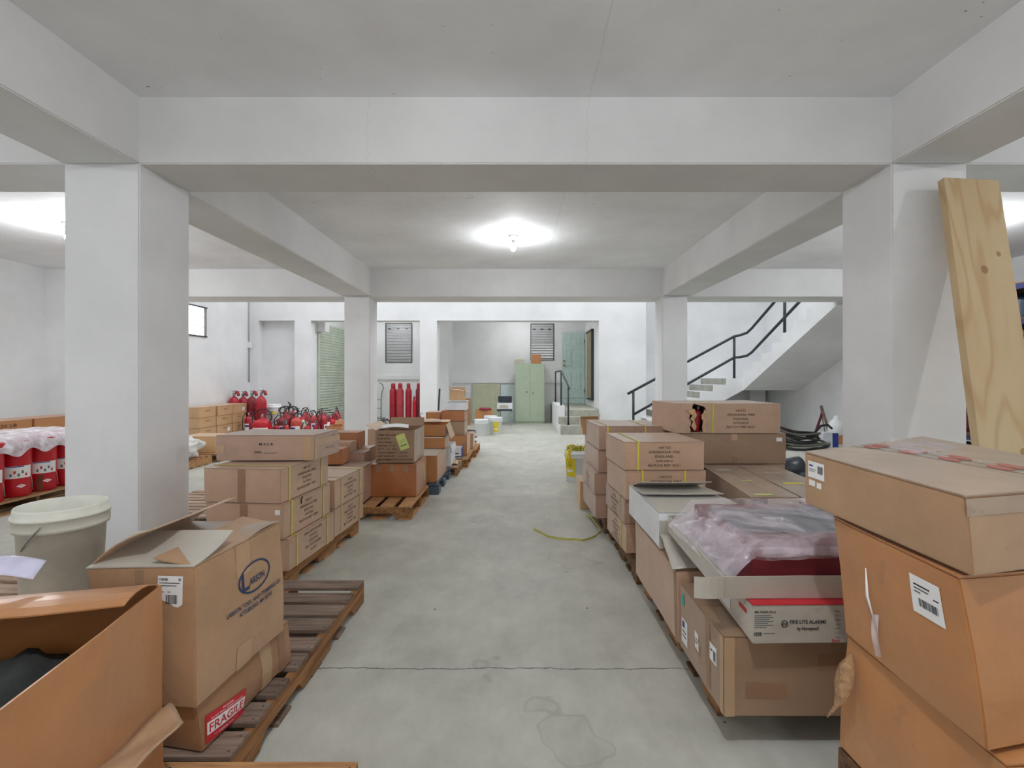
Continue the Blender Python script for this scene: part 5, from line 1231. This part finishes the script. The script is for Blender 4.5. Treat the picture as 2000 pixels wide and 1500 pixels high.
def drape(u, v):
    x = -6.0+.72*u; y = 4.75+1.35*v; z = .80
    if u > .78: k = (u-.78)/.22; x = -6.0+.72*.78+.155*math.sin(k*1.57); z -= .19*k*k+.03*math.sin(v*27)*k
    w = noise.noise_vector(Vector((u*5, v*9, 1)))
    return Vector((x+w.x*.012, y+w.y*.01, z+w.z*.02+.01))
mb.grid(drape, 40, 60, FILMW)
o = mb.build('plastic_sheet', fix=False); tag(o, 'milky plastic sheet draped over the red pails', 'sheet')
pallet('pallet against the left wall under the long brown cartons', -6.95, -6.42, 5.3, 7.4, deck=WOODN, stringer=WOODD, n=10)
for (y0, y1, lb) in ((5.3, 6.46, 'cartons marked 20 LB'), (6.49, 7.35, 'plain end cartons')):
    for z0, z1, q_ in ((.145, .51, 'lower'), (.514, .875, 'upper')):
        cube('%s of the long brown %s behind the red pails' % (q_, lb), -6.9, -6.44, y0, y1, z0, z1, ORANGE, 'long brown cartons behind the red pails', 'y', [('R', .86, .30, .042, ['20 LB'], {'ws': [.2], 'bold': False})] if y0 < 6 else ())

# ---------------------------------------------------------------- under the stair and right bay
t = thing('hose_coil', 'heap of black and grey hoses on the floor before the staircase wall', 'hose', (5.62, 9.8, 0))
for i in range(9):
    mb = MB(); m = (BLACKP, HOSEG, BLACKP)[i % 3]; pts = []
    for k in range(30):
        a = 6.283*k/30; rx, ry = .62-.03*i, .36-.02*i; pts.append((rx*math.cos(a)+.05*math.sin(i*2), ry*math.sin(a), .03+.034*i+.045*math.cos(a+i)+.13*(max(0, -math.cos(a)))**2))
    mb.tube(pts, .024, m, 8, True); mb.build('hose_loop', t)
mb = MB(); mb.tube([(.15, -.1, .25), (.3, -.1, .32), (.45, -.08, .46), (.6, -.05, .48), (.72, .0, .40)], .024, BLACKP, 8); mb.build('hose_end', t)
c = cube('low dark red carton under the hose heap', 5.2, 5.9, 10.35, 10.7, 0, .3, BURG, None)
c = cube('blue and white carton beside the hose heap', 6.27, 6.52, 9.95, 10.15, 0, .30, WHITEB, None, 'x'); c.patch('F', .18, 0, .12, .29, BLUEC, 'printed_side'); c.patch('F', .02, .1, .14, .01, SLATEG, 'printed_side'); c.m = c.m
mb = MB(); mb.lathe([(.13, 0), (.16, .02), (.16, .2), (.12, .3), (.05, .36), (.045, .42), (.001, .425)], BUCKW, 28); o = mb.build('plastic_jug'); o.location = (6.95, 10.6, .17); tag(o, 'white plastic jug on an orange crate by the right wall', 'jug')
mb = MB(); mb.rbox(-.3, .3, -.2, .2, 0, .165, ORANGE, .01); o = mb.build('crate', ); o.location = (6.9, 10.6, 0); tag(o, 'low orange crate under the white jug by the right wall', 'crate')
def stick(label, a, b_, w, m, name='wooden_stick'):
    a, b_ = Vector(a), Vector(b_); mb = MB(); mb.tube([a-a, b_-a], w, m, 4, smooth=False); o = mb.build(name); o.location = a; tag(o, label, 'stick'); return o
stick('brown stick leaning left against the right wall, crossing the other', (7.10, 11.0, .02), (6.95, 11.12, .79), .028, WOODG)
stick('dark reddish stick leaning right, crossing the brown one', (6.82, 11.2, .02), (7.08, 11.28, .62), .028, BURG)
stick('thin grey strip leaning on the right wall behind the sticks', (7.27, 11.45, .01), (7.17, 11.5, .76), .014, METAL, 'metal_strip')
mb = MB(); T = Matrix.Translation((3.78, 6.75, .155)) @ Matrix.Rotation(R(80), 4, 'Y'); mb.lathe([(.06, -.2), (.12, -.18), (.15, -.02), (.15, .16), (.06, .2)], DARKV, 28, T); o = mb.build('motor_housing'); tag(o, 'dark grey drum shaped motor lying on the floor right of the strapped stacks', 'motor')
mb = MB(); mb.tube([(3.72, 6.38, .09), (4.5, 6.25, .09)], .085, DARKV, 20); o = mb.build('duct_pipe', fix=False); tag(o, 'dark grey pipe on the floor in front of the drum motor', 'pipe')
# pallet-rack style shelf with dark stock
t = thing('shelf_rack', 'navy steel shelf rack with dark stock behind the leaning plank', 'rack', (6.5, 5.5, 0))
for y in (0, 1.35, 2.7):
    for x in (0, .8): mb = MB(); mb.rbox(x-.03, x+.03, y-.03, y+.03, 0, 2.78, NAVY, .004); mb.build('upright', t)
lv = (.1, .62, 1.15, 1.68, 2.2, 2.66)
for z in lv:
    mb = MB(); mb.rbox(0, .8, 0, 2.7, z-.02, z, WOODD, .003); mb.build('shelf_board', t)
    for x in (0, .8): mb = MB(); mb.rbox(x-.025, x+.025, 0, 2.7, z-.09, z-.02, NAVY, .004); mb.build('beam', t)
rr = random.Random(11); kinds = [(DARKC, 'dark grey'), (BLACKP, 'black'), (NAVY, 'navy'), (GREENC, 'grey green'), (BURG, 'dark red'), (BLUEPL, 'slate')]
names_l = ['floor level', 'second', 'third', 'fourth', 'fifth']; ords = ['first', 'second', 'third', 'fourth', 'fifth', 'sixth']
for li, z in enumerate(lv[:5]):
    y = 5.56; k = 0
    while y < 7.9 and k < 6:
        w = rr.uniform(.28, .44); h = rr.uniform(.2, .38); m, cn = kinds[rr.randrange(6)]
        mb = MB(); b = bmesh.new(); bmesh.ops.create_cube(b, size=1); bmesh.ops.subdivide_edges(b, edges=b.edges[:], cuts=4, use_grid_fill=True)
        for p in b.verts:
            q_ = p.co.copy(); f_ = 1-.12*(q_.length > .7)+.10*noise.noise(q_*3+Vector((li, k, 0)))
            p.co = Vector((q_.x*.5*f_, q_.y*(w-.03)*f_, max(0, (q_.z+.5)*h*(1+.1*noise.noise(q_*2+Vector((k, 7, li)))))))
        mb.bm(b, m, True); o = mb.build('stock_bag', fix=False); o.location = (6.9, y+w/2, z+.003)
        tag(o, '%s bag, %s along the %s shelf of the navy rack' % (cn, ords[k], names_l[li]), 'bag', 'stock bags on the navy rack'); y += w+.03; k += 1
